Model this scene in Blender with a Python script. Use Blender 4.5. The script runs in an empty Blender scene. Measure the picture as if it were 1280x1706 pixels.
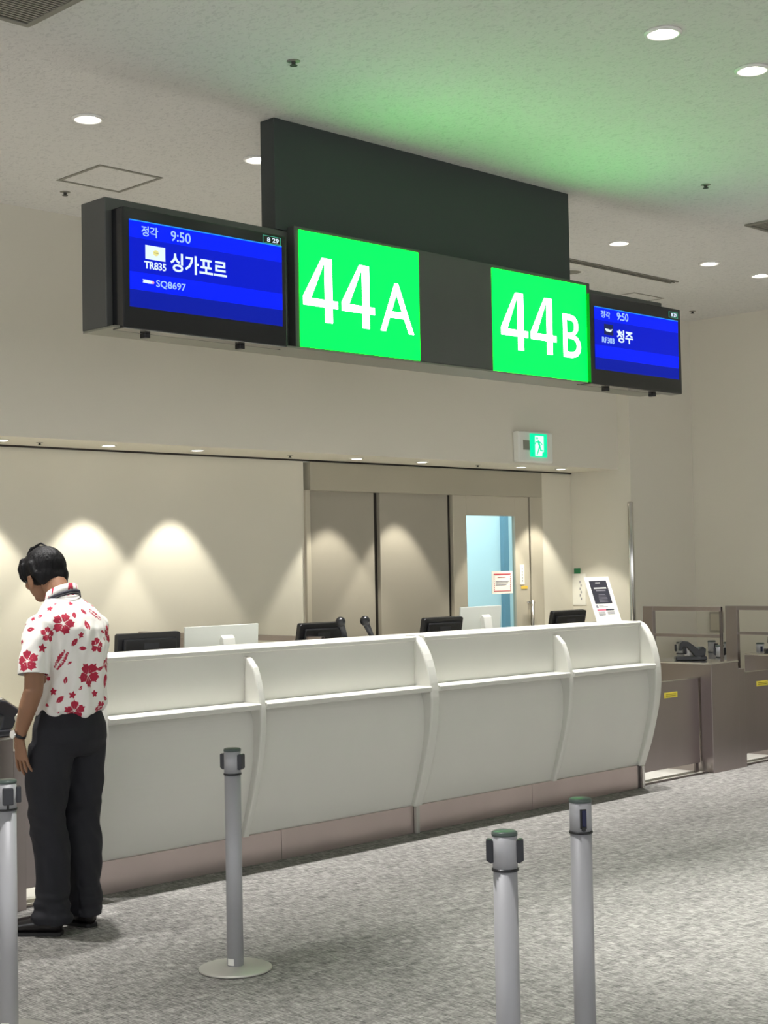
import bpy, bmesh, math, random
from math import sin, cos, pi, radians
from mathutils import Vector, Matrix, noise
from mathutils.bvhtree import BVHTree
random.seed(4)
S = bpy.context.scene
COL = S.collection

# ------------------------------------------------------------------ camera
cam_d = bpy.data.cameras.new('camera')
cam_d.sensor_fit = 'VERTICAL'; cam_d.sensor_height = 36.0
cam_d.lens = 2480.48 / 1706 * 36.0
cam_d.clip_start = 0.05; cam_d.clip_end = 100
cam = bpy.data.objects.new('camera', cam_d); COL.objects.link(cam)
yaw, pitch, roll = radians(44.67493), radians(2.11305), radians(-1.06761)
fw = Vector((sin(yaw)*cos(pitch), cos(yaw)*cos(pitch), sin(pitch)))
rt = Vector((cos(yaw), -sin(yaw), 0)); up = rt.cross(fw)
r2 = rt*cos(roll) + up*sin(roll); u2 = -rt*sin(roll) + up*cos(roll)
M = Matrix((r2, u2, -fw)).transposed().to_4x4(); M.translation = (0, 0, 1.58)
cam.matrix_world = M
S.camera = cam

# ------------------------------------------------------------------ world, exposure
S.view_settings.view_transform = 'Standard'; S.view_settings.look = 'None'
S.view_settings.gamma = 1.0; S.view_settings.exposure = 0.61
S.view_settings.use_curve_mapping = False
W = bpy.data.worlds.new('world'); S.world = W; W.use_nodes = True
bgn = W.node_tree.nodes['Background']
bgn.inputs[0].default_value = (0.96, 0.98, 1.0, 1); bgn.inputs[1].default_value = 1.15
LAMP_W = 290.0        # hall downlights
ALC_W = 4.3          # soffit downlights over the staff area
SIGN_E = 4.4         # green sign panels
# rectangular area lamp, tagged as a helper
def area(name, loc, rot, sx, sy, power, color):
    l = bpy.data.lights.new(name, 'AREA'); l.shape = 'RECTANGLE'; l.size = sx; l.size_y = sy
    l.energy = power; l.color = color
    o = bpy.data.objects.new(name, l); COL.objects.link(o); o.location = loc; o.rotation_euler = rot
    o['kind'] = 'helper'
    return o

# ------------------------------------------------------------------ helpers
def lin(h):
    h = h.lstrip('#'); v = [int(h[i:i+2], 16)/255 for i in (0, 2, 4)]
    return tuple((c/12.92 if c <= .04045 else ((c+.055)/1.055)**2.4) for c in v) + (1,)
def mat(name, col, rough=.5, metal=0., emit=0., coat=0., noise_amt=0., noise_scale=20., bump=0., bump_scale=200., spec=None, stretch=None):
    m = bpy.data.materials.new(name); m.use_nodes = True
    nt = m.node_tree; b = nt.nodes['Principled BSDF']
    c = lin(col) if isinstance(col, str) else tuple(col) + (1,)*(4-len(col))
    b.inputs['Base Color'].default_value = c
    b.inputs['Roughness'].default_value = rough; b.inputs['Metallic'].default_value = metal
    if coat: b.inputs['Coat Weight'].default_value = coat
    if spec is not None: b.inputs['Specular IOR Level'].default_value = spec
    if emit:
        b.inputs['Emission Color'].default_value = c; b.inputs['Emission Strength'].default_value = emit
    if noise_amt or bump:
        tc = nt.nodes.new('ShaderNodeTexCoord'); mp = nt.nodes.new('ShaderNodeMapping')
        nt.links.new(tc.outputs['Object'], mp.inputs[0])
        if stretch: mp.inputs['Scale'].default_value = stretch
    if noise_amt:
        n = nt.nodes.new('ShaderNodeTexNoise'); n.inputs['Scale'].default_value = noise_scale; n.inputs['Detail'].default_value = 4
        nt.links.new(mp.outputs[0], n.inputs['Vector'])
        rp = nt.nodes.new('ShaderNodeMapRange'); rp.inputs['To Min'].default_value = 1-noise_amt; rp.inputs['To Max'].default_value = 1+noise_amt
        rp.inputs['From Min'].default_value = .3; rp.inputs['From Max'].default_value = .7
        nt.links.new(n.outputs[0], rp.inputs['Value'])
        mx = nt.nodes.new('ShaderNodeVectorMath'); mx.operation = 'SCALE'; mx.inputs[0].default_value = c[:3]
        nt.links.new(rp.outputs[0], mx.inputs['Scale']); nt.links.new(mx.outputs[0], b.inputs['Base Color'])
    if bump:
        n2 = nt.nodes.new('ShaderNodeTexNoise'); n2.inputs['Scale'].default_value = bump_scale; n2.inputs['Detail'].default_value = 3
        nt.links.new(mp.outputs[0], n2.inputs['Vector'])
        bp = nt.nodes.new('ShaderNodeBump'); bp.inputs['Strength'].default_value = bump; bp.inputs['Distance'].default_value = .004
        nt.links.new(n2.outputs[0], bp.inputs['Height']); nt.links.new(bp.outputs[0], b.inputs['Normal'])
    return m

def link(name, me, m, parent=None, smooth=False, label=None, kind=None):
    if m is not None and not me.materials: me.materials.append(m)
    o = bpy.data.objects.new(name, me); COL.objects.link(o)
    if parent is not None: o.parent = parent
    if smooth:
        for p in me.polygons: p.use_smooth = True
    if label: o['label'] = label
    if kind: o['kind'] = kind
    return o
def world_off(parent):
    v = Vector((0, 0, 0)); p = parent
    while p is not None: v += p.location; p = p.parent
    return v
def part(name, bm, m, parent=None, smooth=False, label=None, kind=None, absolute=True):
    """link a bmesh as one object; geometry given in world coordinates unless absolute=False"""
    me = bpy.data.meshes.new(name)
    if parent is not None and absolute:
        bmesh.ops.translate(bm, verts=bm.verts, vec=-world_off(parent))
    bmesh.ops.recalc_face_normals(bm, faces=bm.faces)
    bm.to_mesh(me); bm.free()
    return link(name, me, m, parent, smooth, label, kind)
def thing(name, label, cat, loc=(0, 0, 0), rz=0., group=None):
    o = bpy.data.objects.new(name, None); COL.objects.link(o); o.location = loc; o.rotation_euler = (0, 0, rz)
    o.empty_display_size = .1
    o['label'] = label; o['category'] = cat
    if group: o['group'] = group
    return o
def tag(o, label, cat, group=None):
    o['label'] = label; o['category'] = cat
    if group: o['group'] = group
    return o
def struct(name, bm, m, parent=None, smooth=False):
    return part(name, bm, m, parent, smooth, kind=None if parent else 'structure')
def dup(root, loc=None, rz=None, label=None):
    r = root.copy(); COL.objects.link(r)
    if loc is not None: r.location = loc
    if rz is not None: r.rotation_euler = (0, 0, rz)
    if label: r['label'] = label
    for ch in list(root.children):
        c = ch.copy(); COL.objects.link(c); c.parent = r
        for g in list(ch.children):
            d = g.copy(); COL.objects.link(d); d.parent = c
    return r
def B(x0, x1, y0, y1, z0, z1, bev=0., bm=None, seg=2):
    nb = bmesh.new()
    r = bmesh.ops.create_cube(nb, size=1)
    bmesh.ops.scale(nb, vec=(x1-x0, y1-y0, z1-z0), verts=nb.verts)
    bmesh.ops.translate(nb, vec=((x0+x1)/2, (y0+y1)/2, (z0+z1)/2), verts=nb.verts)
    if bev: bmesh.ops.bevel(nb, geom=nb.edges[:], offset=bev, segments=seg, affect='EDGES', profile=.5)
    return merge(bm, nb)
def merge(bm, nb, mtx=None):
    if mtx is not None: bmesh.ops.transform(nb, matrix=mtx, verts=nb.verts)
    if bm is None: return nb
    me = bpy.data.meshes.new('tmp'); nb.to_mesh(me); nb.free(); bm.from_mesh(me); bpy.data.meshes.remove(me)
    return bm
def prism(pts, axis, a0, a1, bm=None, bev=0., bev_pick=None):
    """extrude a 2D outline. axis 'x': pts=(y,z); 'y': pts=(x,z); 'z': pts=(x,y)"""
    nb = bmesh.new()
    def P(p, a):
        return {'x': (a, p[0], p[1]), 'y': (p[0], a, p[1]), 'z': (p[0], p[1], a)}[axis]
    v0 = [nb.verts.new(P(p, a0)) for p in pts]; v1 = [nb.verts.new(P(p, a1)) for p in pts]
    n = len(pts)
    nb.faces.new(v0); nb.faces.new(list(reversed(v1)))
    for i in range(n): nb.faces.new((v0[i], v0[(i+1) % n], v1[(i+1) % n], v1[i]))
    bmesh.ops.recalc_face_normals(nb, faces=nb.faces)
    if bev:
        ed = [e for e in nb.edges if (bev_pick is None or bev_pick(e))]
        bmesh.ops.bevel(nb, geom=ed, offset=bev, segments=2, affect='EDGES', profile=.5)
    return merge(bm, nb)
def lathe(prof, loc=(0, 0, 0), n=32, bm=None, mtx=None):
    """prof: (r,z) list from bottom to top"""
    nb = bmesh.new(); rings = []
    for r, z in prof:
        if r < 1e-6: rings.append([nb.verts.new((0, 0, z))])
        else: rings.append([nb.verts.new((r*cos(2*pi*i/n), r*sin(2*pi*i/n), z)) for i in range(n)])
    for a, b in zip(rings, rings[1:]):
        for i in range(n):
            j = (i+1) % n
            if len(a) == 1 and len(b) == 1: continue
            if len(a) == 1: nb.faces.new((a[0], b[j], b[i]))
            elif len(b) == 1: nb.faces.new((a[i], a[j], b[0]))
            else: nb.faces.new((a[i], a[j], b[j], b[i]))
    if mtx is not None: bmesh.ops.transform(nb, matrix=mtx, verts=nb.verts)
    bmesh.ops.translate(nb, vec=loc, verts=nb.verts)
    bmesh.ops.recalc_face_normals(nb, faces=nb.faces)
    return merge(bm, nb)
def frame_from(d, hint=None):
    d = Vector(d).normalized()
    h = Vector(hint) if hint is not None else (Vector((1, 0, 0)) if abs(d.x) < .9 else Vector((0, 1, 0)))
    u = (h - d*h.dot(d)).normalized(); v = d.cross(u)
    return u, v
def loft(rings, n=24, bm=None, power=1.0):
    """rings: (center, a, b, u, v) elliptical sections; capped and rounded at both ends"""
    nb = bmesh.new(); L = []
    for c, a, b, u, v in rings:
        ring = []
        for i in range(n):
            t = 2*pi*i/n; cx, sx = cos(t), sin(t)
            cx = math.copysign(abs(cx)**power, cx); sx = math.copysign(abs(sx)**power, sx)
            ring.append(nb.verts.new(Vector(c) + Vector(u)*a*cx + Vector(v)*b*sx))
        L.append(ring)
    for p, q in zip(L, L[1:]):
        for i in range(n): nb.faces.new((p[i], p[(i+1) % n], q[(i+1) % n], q[i]))
    nb.faces.new(list(reversed(L[0]))); nb.faces.new(L[-1])
    bmesh.ops.recalc_face_normals(nb, faces=nb.faces)
    return merge(bm, nb)
def tube(pts, rad, n=16, bm=None, hint=None, flat=1.0, round_ends=True):
    """tapered tube through pts; rad per point; flat = ratio of second radius"""
    P = [Vector(p) for p in pts]; R = [rad]*len(P) if isinstance(rad, (int, float)) else list(rad)
    F = [flat]*len(P) if isinstance(flat, (int, float)) else list(flat)
    rings = []
    for i, p in enumerate(P):
        d = (P[min(i+1, len(P)-1)] - P[max(i-1, 0)]).normalized()
        u, v = frame_from(d, hint)
        if i == 0 and round_ends:
            for k in (.95, .75, .4):
                rings.append((p - d*R[0]*k, R[0]*math.sqrt(1-k*k), R[0]*F[0]*math.sqrt(1-k*k), u, v))
        rings.append((p, R[i], R[i]*F[i], u, v))
        if i == len(P)-1 and round_ends:
            for k in (.4, .75, .95):
                rings.append((p + d*R[i]*k, R[i]*math.sqrt(1-k*k), R[i]*F[i]*math.sqrt(1-k*k), u, v))
    return loft(rings, n, bm)
def ball(c, r, axes=None, n=20, bm=None):
    nb = bmesh.new()
    bmesh.ops.create_uvsphere(nb, u_segments=n, v_segments=n//2+2, radius=1)
    X, Y, Z = axes if axes else (Vector((1, 0, 0)), Vector((0, 1, 0)), Vector((0, 0, 1)))
    m = Matrix((X*r[0], Y*r[1], Z*r[2])).transposed().to_4x4(); m.translation = Vector(c)
    bmesh.ops.transform(nb, matrix=m, verts=nb.verts)
    bmesh.ops.recalc_face_normals(nb, faces=nb.faces)
    return merge(bm, nb)
def remesh(bm, voxel, smooth_it=4, factor=.5):
    """union of overlapping closed shapes as one continuous skin"""
    me = bpy.data.meshes.new('rm'); bm.to_mesh(me); bm.free()
    o = bpy.data.objects.new('rm', me); COL.objects.link(o)
    md = o.modifiers.new('r', 'REMESH'); md.mode = 'VOXEL'; md.voxel_size = voxel; md.adaptivity = 0
    if smooth_it:
        sm = o.modifiers.new('s', 'SMOOTH'); sm.iterations = smooth_it; sm.factor = factor
    dg = bpy.context.evaluated_depsgraph_get(); dg.update()
    out = bpy.data.meshes.new_from_object(o.evaluated_get(dg))
    bpy.data.objects.remove(o); bpy.data.meshes.remove(me)
    nb = bmesh.new(); nb.from_mesh(out); bpy.data.meshes.remove(out)
    return nb
def text_bm(s, x0, x1, z0, z1, y, bold=0.0, depth=.0015):
    """lettering stretched to a rectangle on a plane y=const that faces -y"""
    cu = bpy.data.curves.new('t', 'FONT'); cu.body = s; cu.resolution_u = 3
    cu.offset = bold
    o = bpy.data.objects.new('t', cu); COL.objects.link(o)
    dg = bpy.context.evaluated_depsgraph_get(); dg.update()
    me = bpy.data.meshes.new_from_object(o.evaluated_get(dg))
    bpy.data.objects.remove(o); bpy.data.curves.remove(cu)
    nb = bmesh.new(); nb.from_mesh(me); bpy.data.meshes.remove(me)
    xs = [v.co.x for v in nb.verts]; ys = [v.co.y for v in nb.verts]
    ax, bx, ay, by = min(xs), max(xs), min(ys), max(ys)
    for v in nb.verts:
        px = (v.co.x-ax)/(bx-ax); pz = (v.co.y-ay)/(by-ay)
        v.co = Vector((x0+px*(x1-x0), y, z0+pz*(z1-z0)))
    r = bmesh.ops.extrude_face_region(nb, geom=nb.faces[:])
    bmesh.ops.translate(nb, vec=(0, -depth, 0), verts=[g for g in r['geom'] if isinstance(g, bmesh.types.BMVert)])
    return nb
def rect(x0, x1, z0, z1, y, d=.001, bm=None): return B(x0, x1, y-d, y, z0, z1, 0, bm)

# ------------------------------------------------------------------ materials
m_wall = mat('wall_paint', '#dcd7c9', .85, bump=.12, bump_scale=160)
m_alc = mat('wall_paint_alcove', '#dcd7c8', .8, bump=.1, bump_scale=160)
m_white = mat('counter_laminate', '#d7d6ce', .42, noise_amt=.015, noise_scale=3)
m_steel = mat('brushed_steel', '#a29997', .33, 1., noise_amt=.05, noise_scale=2.5, stretch=(1, 1, .2))
m_steel_d = mat('dark_steel', '#77706e', .35, 1.)
m_chrome = mat('polished_steel', '#d8d6d2', .16, 1.)
m_sign = mat('sign_casing', '#5a5b58', .5, .3, noise_amt=.04, noise_scale=4)
m_signbot = mat('sign_underside', '#8c8c80', .5, .4)
m_black = mat('sign_box_black', '#343a39', .55, bump=.1, bump_scale=90)
m_bezel = mat('display_bezel', '#17181c', .18, coat=.3)
m_dark = mat('black_plastic', '#1b1b1e', .35)
m_dark2 = mat('charcoal_plastic', '#2f3036', .4)
m_alu = mat('anodised_aluminium', '#acacb0', .5, .15)
m_alub = mat('aluminium_base', '#b9b7b0', .45, .5)
m_cap = mat('green_grey_cap', '#4c5853', .35)
m_blue = mat('dark_blue_belt', '#1a1f46', .6)
m_yel = mat('yellow_label', '#e3d24a', .5)
m_mac = mat('pale_grey_metal', '#e2e5de', .4, 0.)
m_macw = mat('white_plastic', '#e6e6df', .4)
m_paper = mat('white_paper', '#f1efe6', .8)
m_red = mat('red_print', '#c4444f', .7)
m_pink = mat('pink_print', '#dd6f86', .7)
m_grey = mat('grey_print', '#8d8b94', .7)
m_navy = mat('navy_print', '#34343f', .6)
m_green = mat('green_tape', '#1f7a4c', .6)
m_gasket = mat('dark_brown_gap', '#2f2924', .7)
m_doorp = mat('door_panel_paint', '#a39d90', .5)
m_doorf = mat('door_frame_paint', '#bdb6a5', .5)
m_head = mat('header_paint', '#aca695', .5)
m_trimw = mat('lamp_trim_white', '#e8e6e0', .35)
m_vent = mat('vent_grey', '#8d8a80', .5, .2)
m_ventd = mat('vent_dark', '#3b3934', .7)
m_skin = mat('skin', '#90694f', .55, noise_amt=.05, noise_scale=12, bump=.05, bump_scale=300)
m_skin.node_tree.nodes['Principled BSDF'].inputs['Subsurface Weight'].default_value = .05
m_skin.node_tree.nodes['Principled BSDF'].inputs['Subsurface Scale'].default_value = .02
m_hair = mat('black_hair', '#100f11', .55, noise_amt=.5, noise_scale=30, bump=.8, bump_scale=110, stretch=(1.6, 1.6, .3), spec=.2)
m_trou = mat('navy_trousers', '#191920', .8, noise_amt=.1, noise_scale=8, bump=.15, bump_scale=500)
m_shoe = mat('black_leather', '#191617', .25, coat=.3)
m_sole = mat('rubber_sole', '#100f10', .6)
m_wht = mat('watch_dial', '#e9e7e2', .2, .2)
m_tile = mat('pale_floor_tile', '#d8d6cd', .18, noise_amt=.04, noise_scale=6)
m_kick = mat('kick_plate_steel', '#c2b4b0', .3, .8, noise_amt=.06, noise_scale=2, stretch=(1, 1, .2))
m_glow = mat('lamp_lens', (1.0, .97, .92), .3, emit=9.)
m_glowr = mat('lamp_reflector', (1.0, .965, .90), .2, emit=.55)
m_glow2 = mat('soffit_lamp_lens', (1.0, .95, .84), .3, emit=5.)
def emis(name, col, s):
    m = mat(name, (0.004, 0.004, 0.004), .35, spec=.12); b = m.node_tree.nodes['Principled BSDF']
    b.inputs['Emission Color'].default_value = tuple(col)+(1,); b.inputs['Emission Strength'].default_value = s
    return m
m_gp = emis('green_sign_panel', (0.0, 1.0, .022), SIGN_E)
m_gt = emis('white_sign_lettering', (.92, 1.0, .97), SIGN_E*1.3)
m_b1 = emis('screen_blue_bright', (.0, .012, .93), 0.83)
m_b2 = emis('screen_blue_deep', (.0, .008, .5), 0.83)
m_b3 = emis('screen_blue_dim', (.001, .010, .34), 0.75)
m_bl = emis('screen_edge_line', (.02, .3, 1.0), 0.75)
m_st = emis('screen_text_white', (.72, .86, 1.0), 0.75)
m_st2 = emis('screen_text_pale_blue', (.36, .55, .95), 0.75)
m_sy = emis('screen_yellow', (.75, .70, .25), 0.75)
m_sp = emis('screen_pink', (.85, .35, .45), 0.75)
m_sd = emis('screen_dark', (.01, .015, .06), 1.0)
m_sg = emis('screen_green_line', (.05, .35, .22), 1.0)
m_eg = emis('exit_green', (.0, .72, .33), 0.86)
m_ew = emis('exit_white', (.70, .95, .86), 0.83)

# ceiling: fissured mineral board
def ceiling_mat():
    m = mat('ceiling_board', '#dedcd8', .9); nt = m.node_tree; b = nt.nodes['Principled BSDF']
    tc = nt.nodes.new('ShaderNodeTexCoord')
    mp = nt.nodes.new('ShaderNodeMapping'); mp.inputs['Scale'].default_value = (1, .55, 1); nt.links.new(tc.outputs['Object'], mp.inputs[0])
    n1 = nt.nodes.new('ShaderNodeTexNoise'); n1.inputs['Scale'].default_value = 58; n1.inputs['Detail'].default_value = 5; n1.inputs['Distortion'].default_value = 1.2
    nt.links.new(mp.outputs[0], n1.inputs['Vector'])
    cr = nt.nodes.new('ShaderNodeValToRGB'); cr.color_ramp.elements[0].position = .36; cr.color_ramp.elements[1].position = .48
    c = Vector(lin('#dedcd8')[:3])
    cr.color_ramp.elements[0].color = tuple(c*.86)+(1,); cr.color_ramp.elements[1].color = tuple(c)+(1,)
    nt.links.new(n1.outputs[0], cr.inputs[0]); nt.links.new(cr.outputs[0], b.inputs['Base Color'])
    bp = nt.nodes.new('ShaderNodeBump'); bp.inputs['Strength'].default_value = .35; bp.inputs['Distance'].default_value = .006
    nt.links.new(n1.outputs[0], bp.inputs['Height']); nt.links.new(bp.outputs[0], b.inputs['Normal'])
    return m
m_ceil = ceiling_mat()
# carpet: warm grey loop pile, ribs running along y, short streaks
def carpet_mat():
    m = mat('carpet_loop', '#8f8b84', .95, spec=.15); nt = m.node_tree; b = nt.nodes['Principled BSDF']
    tc = nt.nodes.new('ShaderNodeTexCoord')
    def N(sc, scale, det=2, dist=0.):
        mp = nt.nodes.new('ShaderNodeMapping'); mp.inputs['Scale'].default_value = sc; nt.links.new(tc.outputs['Object'], mp.inputs[0])
        n = nt.nodes.new('ShaderNodeTexNoise'); n.inputs['Scale'].default_value = scale; n.inputs['Detail'].default_value = det; n.inputs['Distortion'].default_value = dist
        nt.links.new(mp.outputs[0], n.inputs['Vector']); return n.outputs[0]
    a = N((4.4, 1.0, 1), 18, 3, .3); c = N((1, 1, 1), 3.2, 3, .6); d = N((2.5, 1, 1), 80, 2)
    e = N((1.2, 3.2, 1), 11, 3, .8)
    w = nt.nodes.new('ShaderNodeTexWave'); w.wave_type = 'BANDS'; w.bands_direction = 'X'
    w.inputs['Scale'].default_value = 26; w.inputs['Distortion'].default_value = 2.5; w.inputs['Detail'].default_value = 2; w.inputs['Detail Scale'].default_value = 1.5
    nt.links.new(tc.outputs['Object'], w.inputs['Vector'])
    def mth(op, x, y):
        k = nt.nodes.new('ShaderNodeMath'); k.operation = op
        for i, q in enumerate((x, y)):
            if isinstance(q, (int, float)): k.inputs[i].default_value = q
            else: nt.links.new(q, k.inputs[i])
        return k.outputs[0]
    s = mth('ADD', mth('MULTIPLY', a, .42), mth('ADD', mth('MULTIPLY', c, .07), mth('ADD', mth('MULTIPLY', e, .24), mth('ADD', mth('MULTIPLY', d, .21), mth('MULTIPLY', w.outputs['Fac'], .07)))))
    cr = nt.nodes.new('ShaderNodeValToRGB'); el = cr.color_ramp.elements
    el[0].position = .38; el[0].color = lin('#595756'); el[1].position = .64; el[1].color = lin('#aaa7a2')
    k = el.new(.5); k.color = lin('#817f7c')
    nt.links.new(s, cr.inputs[0]); nt.links.new(cr.outputs[0], b.inputs['Base Color'])
    bp = nt.nodes.new('ShaderNodeBump'); bp.inputs['Strength'].default_value = .6; bp.inputs['Distance'].default_value = .006
    nt.links.new(s, bp.inputs['Height']); nt.links.new(bp.outputs[0], b.inputs['Normal'])
    return m
m_carpet = carpet_mat()

# ------------------------------------------------------------------ setting
ZC = 3.795
struct('floor', B(-7, 12, -9, 8.6, -.12, 0), m_carpet)
struct('trim_1', B(-7, 12, 6.30, 8.6, -.02, .004), m_tile).name = 'trim_1'
struct('trim_2', B(-7, 12, 6.262, 6.30, -.02, .008, .002), m_steel_d)
struct('ceiling', B(-7, 12, -9, 8.6, ZC, ZC+.12), m_ceil)
# bulkhead above the alcove, alcove back wall with its door opening, side wall, pier, right wall
struct('wall_bulkhead', B(-7, 10.69, 7.86, 8.6, 2.40, ZC), m_wall)
bm = B(-7, 7.455, 8.4, 8.6, 0, 2.40); B(10.27, 10.69, 8.4, 8.6, 0, 2.40, 0, bm)
struct('wall_back', bm, m_alc)
struct('wall_side', B(10.69, 11.66, 7.735, 8.6, 0, ZC), m_wall)
struct('wall_right', B(11.66, 11.9, -9, 8.6, 0, ZC), m_wall)
struct('trim_3', B(-7, 10.69, 8.385, 8.4, 2.388, 2.40), m_gasket)      # dark strip painted in for the shadow line under the soffit
# corridor behind the glazed door
m_cor = mat('corridor_paint', '#cfdcde', .7)
bm = B(7.4, 12, 10.2, 10.4, 0, 2.8); B(8.6, 8.75, 8.6, 10.2, 0, 2.8, 0, bm); B(12, 12.2, 8.6, 10.4, 0, 2.8, 0, bm)
B(7.4, 12.2, 8.6, 10.4, 2.8, 2.9, 0, bm)
struct('wall_corridor', bm, m_cor)
struct('floor_corridor', B(7.4, 12.2, 8.6, 10.4, -.1, 0), m_tile)
struct('trim_4', B(11.78, 11.86, 10.15, 10.2, 0, 2.8), mat('corridor_post', '#6f8f9e', .5))
area('corridor_lamp', (10.4, 9.5, 2.75), (0, 0, 0), 2.6, 1.0, 38, (.84, .95, 1.0))

# sliding door set in the back wall
door = bpy.data.objects.new('door_1', None); COL.objects.link(door); door.location = (8.8, 8.45, 0); door['kind'] = 'structure'
bm = B(7.455, 7.50, 8.375, 8.5, 0, 2.17, .004); B(10.10, 10.27, 8.39, 8.5, 0, 2.17, .003, bm)
part('door_jamb', bm, m_doorf, door)
part('door_header', B(7.50, 10.246, 8.37, 8.5, 2.168, 2.385, .004), m_head, door)
part('door_recess', B(7.5, 9.16, 8.50, 8.52, 0, 2.17), m_gasket, door)
part('door_leaf', B(7.50, 8.222, 8.43, 8.47, .01, 2.17, .003), m_doorp, door)
part('door_leaf', B(8.262, 9.052, 8.405, 8.445, .01, 2.17, .003), m_doorp, door)
part('door_gap', B(8.224, 8.30, 8.448, 8.499, 0, 2.17), m_gasket, door)
part('door_gap', B(9.054, 9.14, 8.432, 8.499, 0, 2.17), m_gasket, door)
part('door_gap', B(10.079, 10.10, 8.42, 8.499, 0, 2.17), m_gasket, door)
bm = B(9.098, 9.266, 8.39, 8.43, .01, 2.168, .003); B(9.892, 10.078, 8.39, 8.43, .01, 2.168, .003, bm)
B(9.266, 9.892, 8.39, 8.43, 2.0, 2.168, 0, bm); B(9.266, 9.892, 8.39, 8.43, .01, .25, 0, bm)
glass_leaf = part('door_frame', bm, m_doorf, door)
m_glass = mat('door_glass', '#dff0f2', .02)
gb = m_glass.node_tree.nodes['Principled BSDF']; gb.inputs['Transmission Weight'].default_value = 1.0; gb.inputs['IOR'].default_value = 1.05
part('door_pane', B(9.266, 9.892, 8.408, 8.412, .25, 2.0), m_glass, door)
bm = lathe([(0.0, .55), (.014, .55), (.014, 1.265), (0, 1.265)], (10.055, 8.345, 0), 16)
for z in (.62, 1.245): tube([(10.055, 8.345, z), (10.055, 8.39, z)], .011, 10, bm)
tube([(10.00, 8.352, 1.25), (10.07, 8.345, 1.245)], .012, 10, bm)
part('door_handle', bm, m_chrome, door, True)

# corner guard on the pier
struct('trim_5', lathe([(0, .0), (.026, 0), (.026, 2.10), (.02, 2.11), (0, 2.11)], (10.678, 7.735, 0), 16), m_chrome, None, True)

# ------------------------------------------------------------------ ceiling fittings
def make_downlight():
    t = thing('downlight', 'x', 'downlight', (0, 0, ZC), 0, 'recessed ceiling downlights of the hall')
    part('trim_ring', lathe([(.072, -.012), (.079, -.007), (.079, -.0005), (.066, -.0005), (.062, -.006), (.066, -.012), (.072, -.012)], n=36), m_trimw, t, True, absolute=False)
    part('lens', lathe([(0, -.003), (.062, -.003), (.062, -.0008), (0, -.0008)], n=30), m_glowr, t, absolute=False)
    part('lamp_centre', lathe([(0, -.014), (.024, -.012), (.038, -.008), (.042, -.004), (0, -.004)], n=20), m_glow, t, True, absolute=False)
    l = bpy.data.lights.new('downlight_beam', 'SPOT'); l.energy = LAMP_W; l.spot_size = radians(54); l.spot_blend = 1.0
    l.shadow_soft_size = .035; l.color = (1.0, .98, .955)
    lo = bpy.data.objects.new('downlight_beam', l); COL.objects.link(lo); lo.parent = t; lo.location = (0, 0, -.03)
    return t
in_view = {
 (4.05, 6.10): 'glowing round downlight above the left display, beside the square ceiling hatch',
 (5.14, 6.12): 'downlight half hidden by the left edge of the black sign box',
 (8.38, 6.11): 'downlight right of the black sign box, above the slot diffuser',
 (9.485, 6.10): 'downlight in the far row, middle one right of the black sign box',
 (10.20, 6.10): 'downlight in the far row at the right edge of the photo',
 (5.185, 3.53): 'large near downlight at the top, the left of the near pair',
 (5.88, 3.53): 'near downlight at the top right edge, the right of the near pair'}
spots = list(in_view) + [(6.22, 6.1), (7.30, 6.1), (2.97, 6.1), (1.2, 6.1), (-.6, 6.1),
    (2.6, 3.53), (1.2, 3.53), (7.4, 3.53), (8.4, 3.53), (9.7, 3.53), (11.0, 3.53),
    (-.6, 3.53), (8.0, .96), (6.2, .96), (4.4, .96), (2.6, .96), (.8, .96), (9.8, .96), (4.4, -2.2), (7.5, -2.2), (1, -2.2), (-2.5, .96)]
dl0 = make_downlight()
near_beam = bpy.data.lights['downlight_beam'].copy(); near_beam.energy = LAMP_W*1.45
for i, (x, y) in enumerate(spots):
    lab = in_view.get((x, y), 'ceiling downlight of the hall, outside the photo')
    if i == 0: dl0.location = (x, y, ZC); dl0['label'] = lab
    else:
        o = dup(dl0, (x, y, ZC), None, lab)
        if y < 5:
            for ch in o.children:
                if ch.type == 'LIGHT': ch.data = near_beam

# soffit downlights
def make_sofflight():
    t = thing('soffit_light', 'x', 'downlight', (0, 0, 2.40), 0, 'small downlights in the soffit over the staff area')
    part('trim_ring', lathe([(.047, -.006), (.052, -.004), (.052, -.0005), (.042, -.0005), (.042, -.006), (.047, -.006)], n=28), m_trimw, t, True, absolute=False)
    part('lens', lathe([(0, -.007), (.034, -.006), (.042, -.0008), (0, -.0008)], n=24), m_glow2, t, absolute=False)
    l = bpy.data.lights.new('soffit_beam', 'SPOT'); l.energy = ALC_W*10; l.spot_size = radians(70); l.spot_blend = .30
    l.shadow_soft_size = .025; l.color = (1.0, .955, .83)
    lo = bpy.data.objects.new('soffit_beam', l); COL.objects.link(lo); lo.parent = t; lo.location = (0, 0, -.02)
    return t
sl0 = make_sofflight()
SL = [(5.50, 8.09, 'small soffit downlight above the head of the man, leftmost in the photo'),
      (6.22, 8.09, 'small soffit downlight second from the left, under the left end of the sign'),
      (7.72, 8.09, 'small soffit downlight just left above the door header middle'),
      (8.43, 8.09, 'small soffit downlight above the middle sliding door panel'),
      (9.62, 8.08, 'small soffit downlight directly below the exit sign'),
      (10.14, 8.07, 'small soffit downlight right of the exit sign, last in the row'),
      (4.72, 8.09, 'soffit downlight beyond the left edge of the photo'), (3.9, 8.09, 'soffit downlight far beyond the left edge of the photo')]
for i, (x, y, lab) in enumerate(SL):
    if i == 0: sl0.location = (x, y, 2.4); sl0['label'] = lab
    else: dup(sl0, (x, y, 2.4), None, lab)

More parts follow.
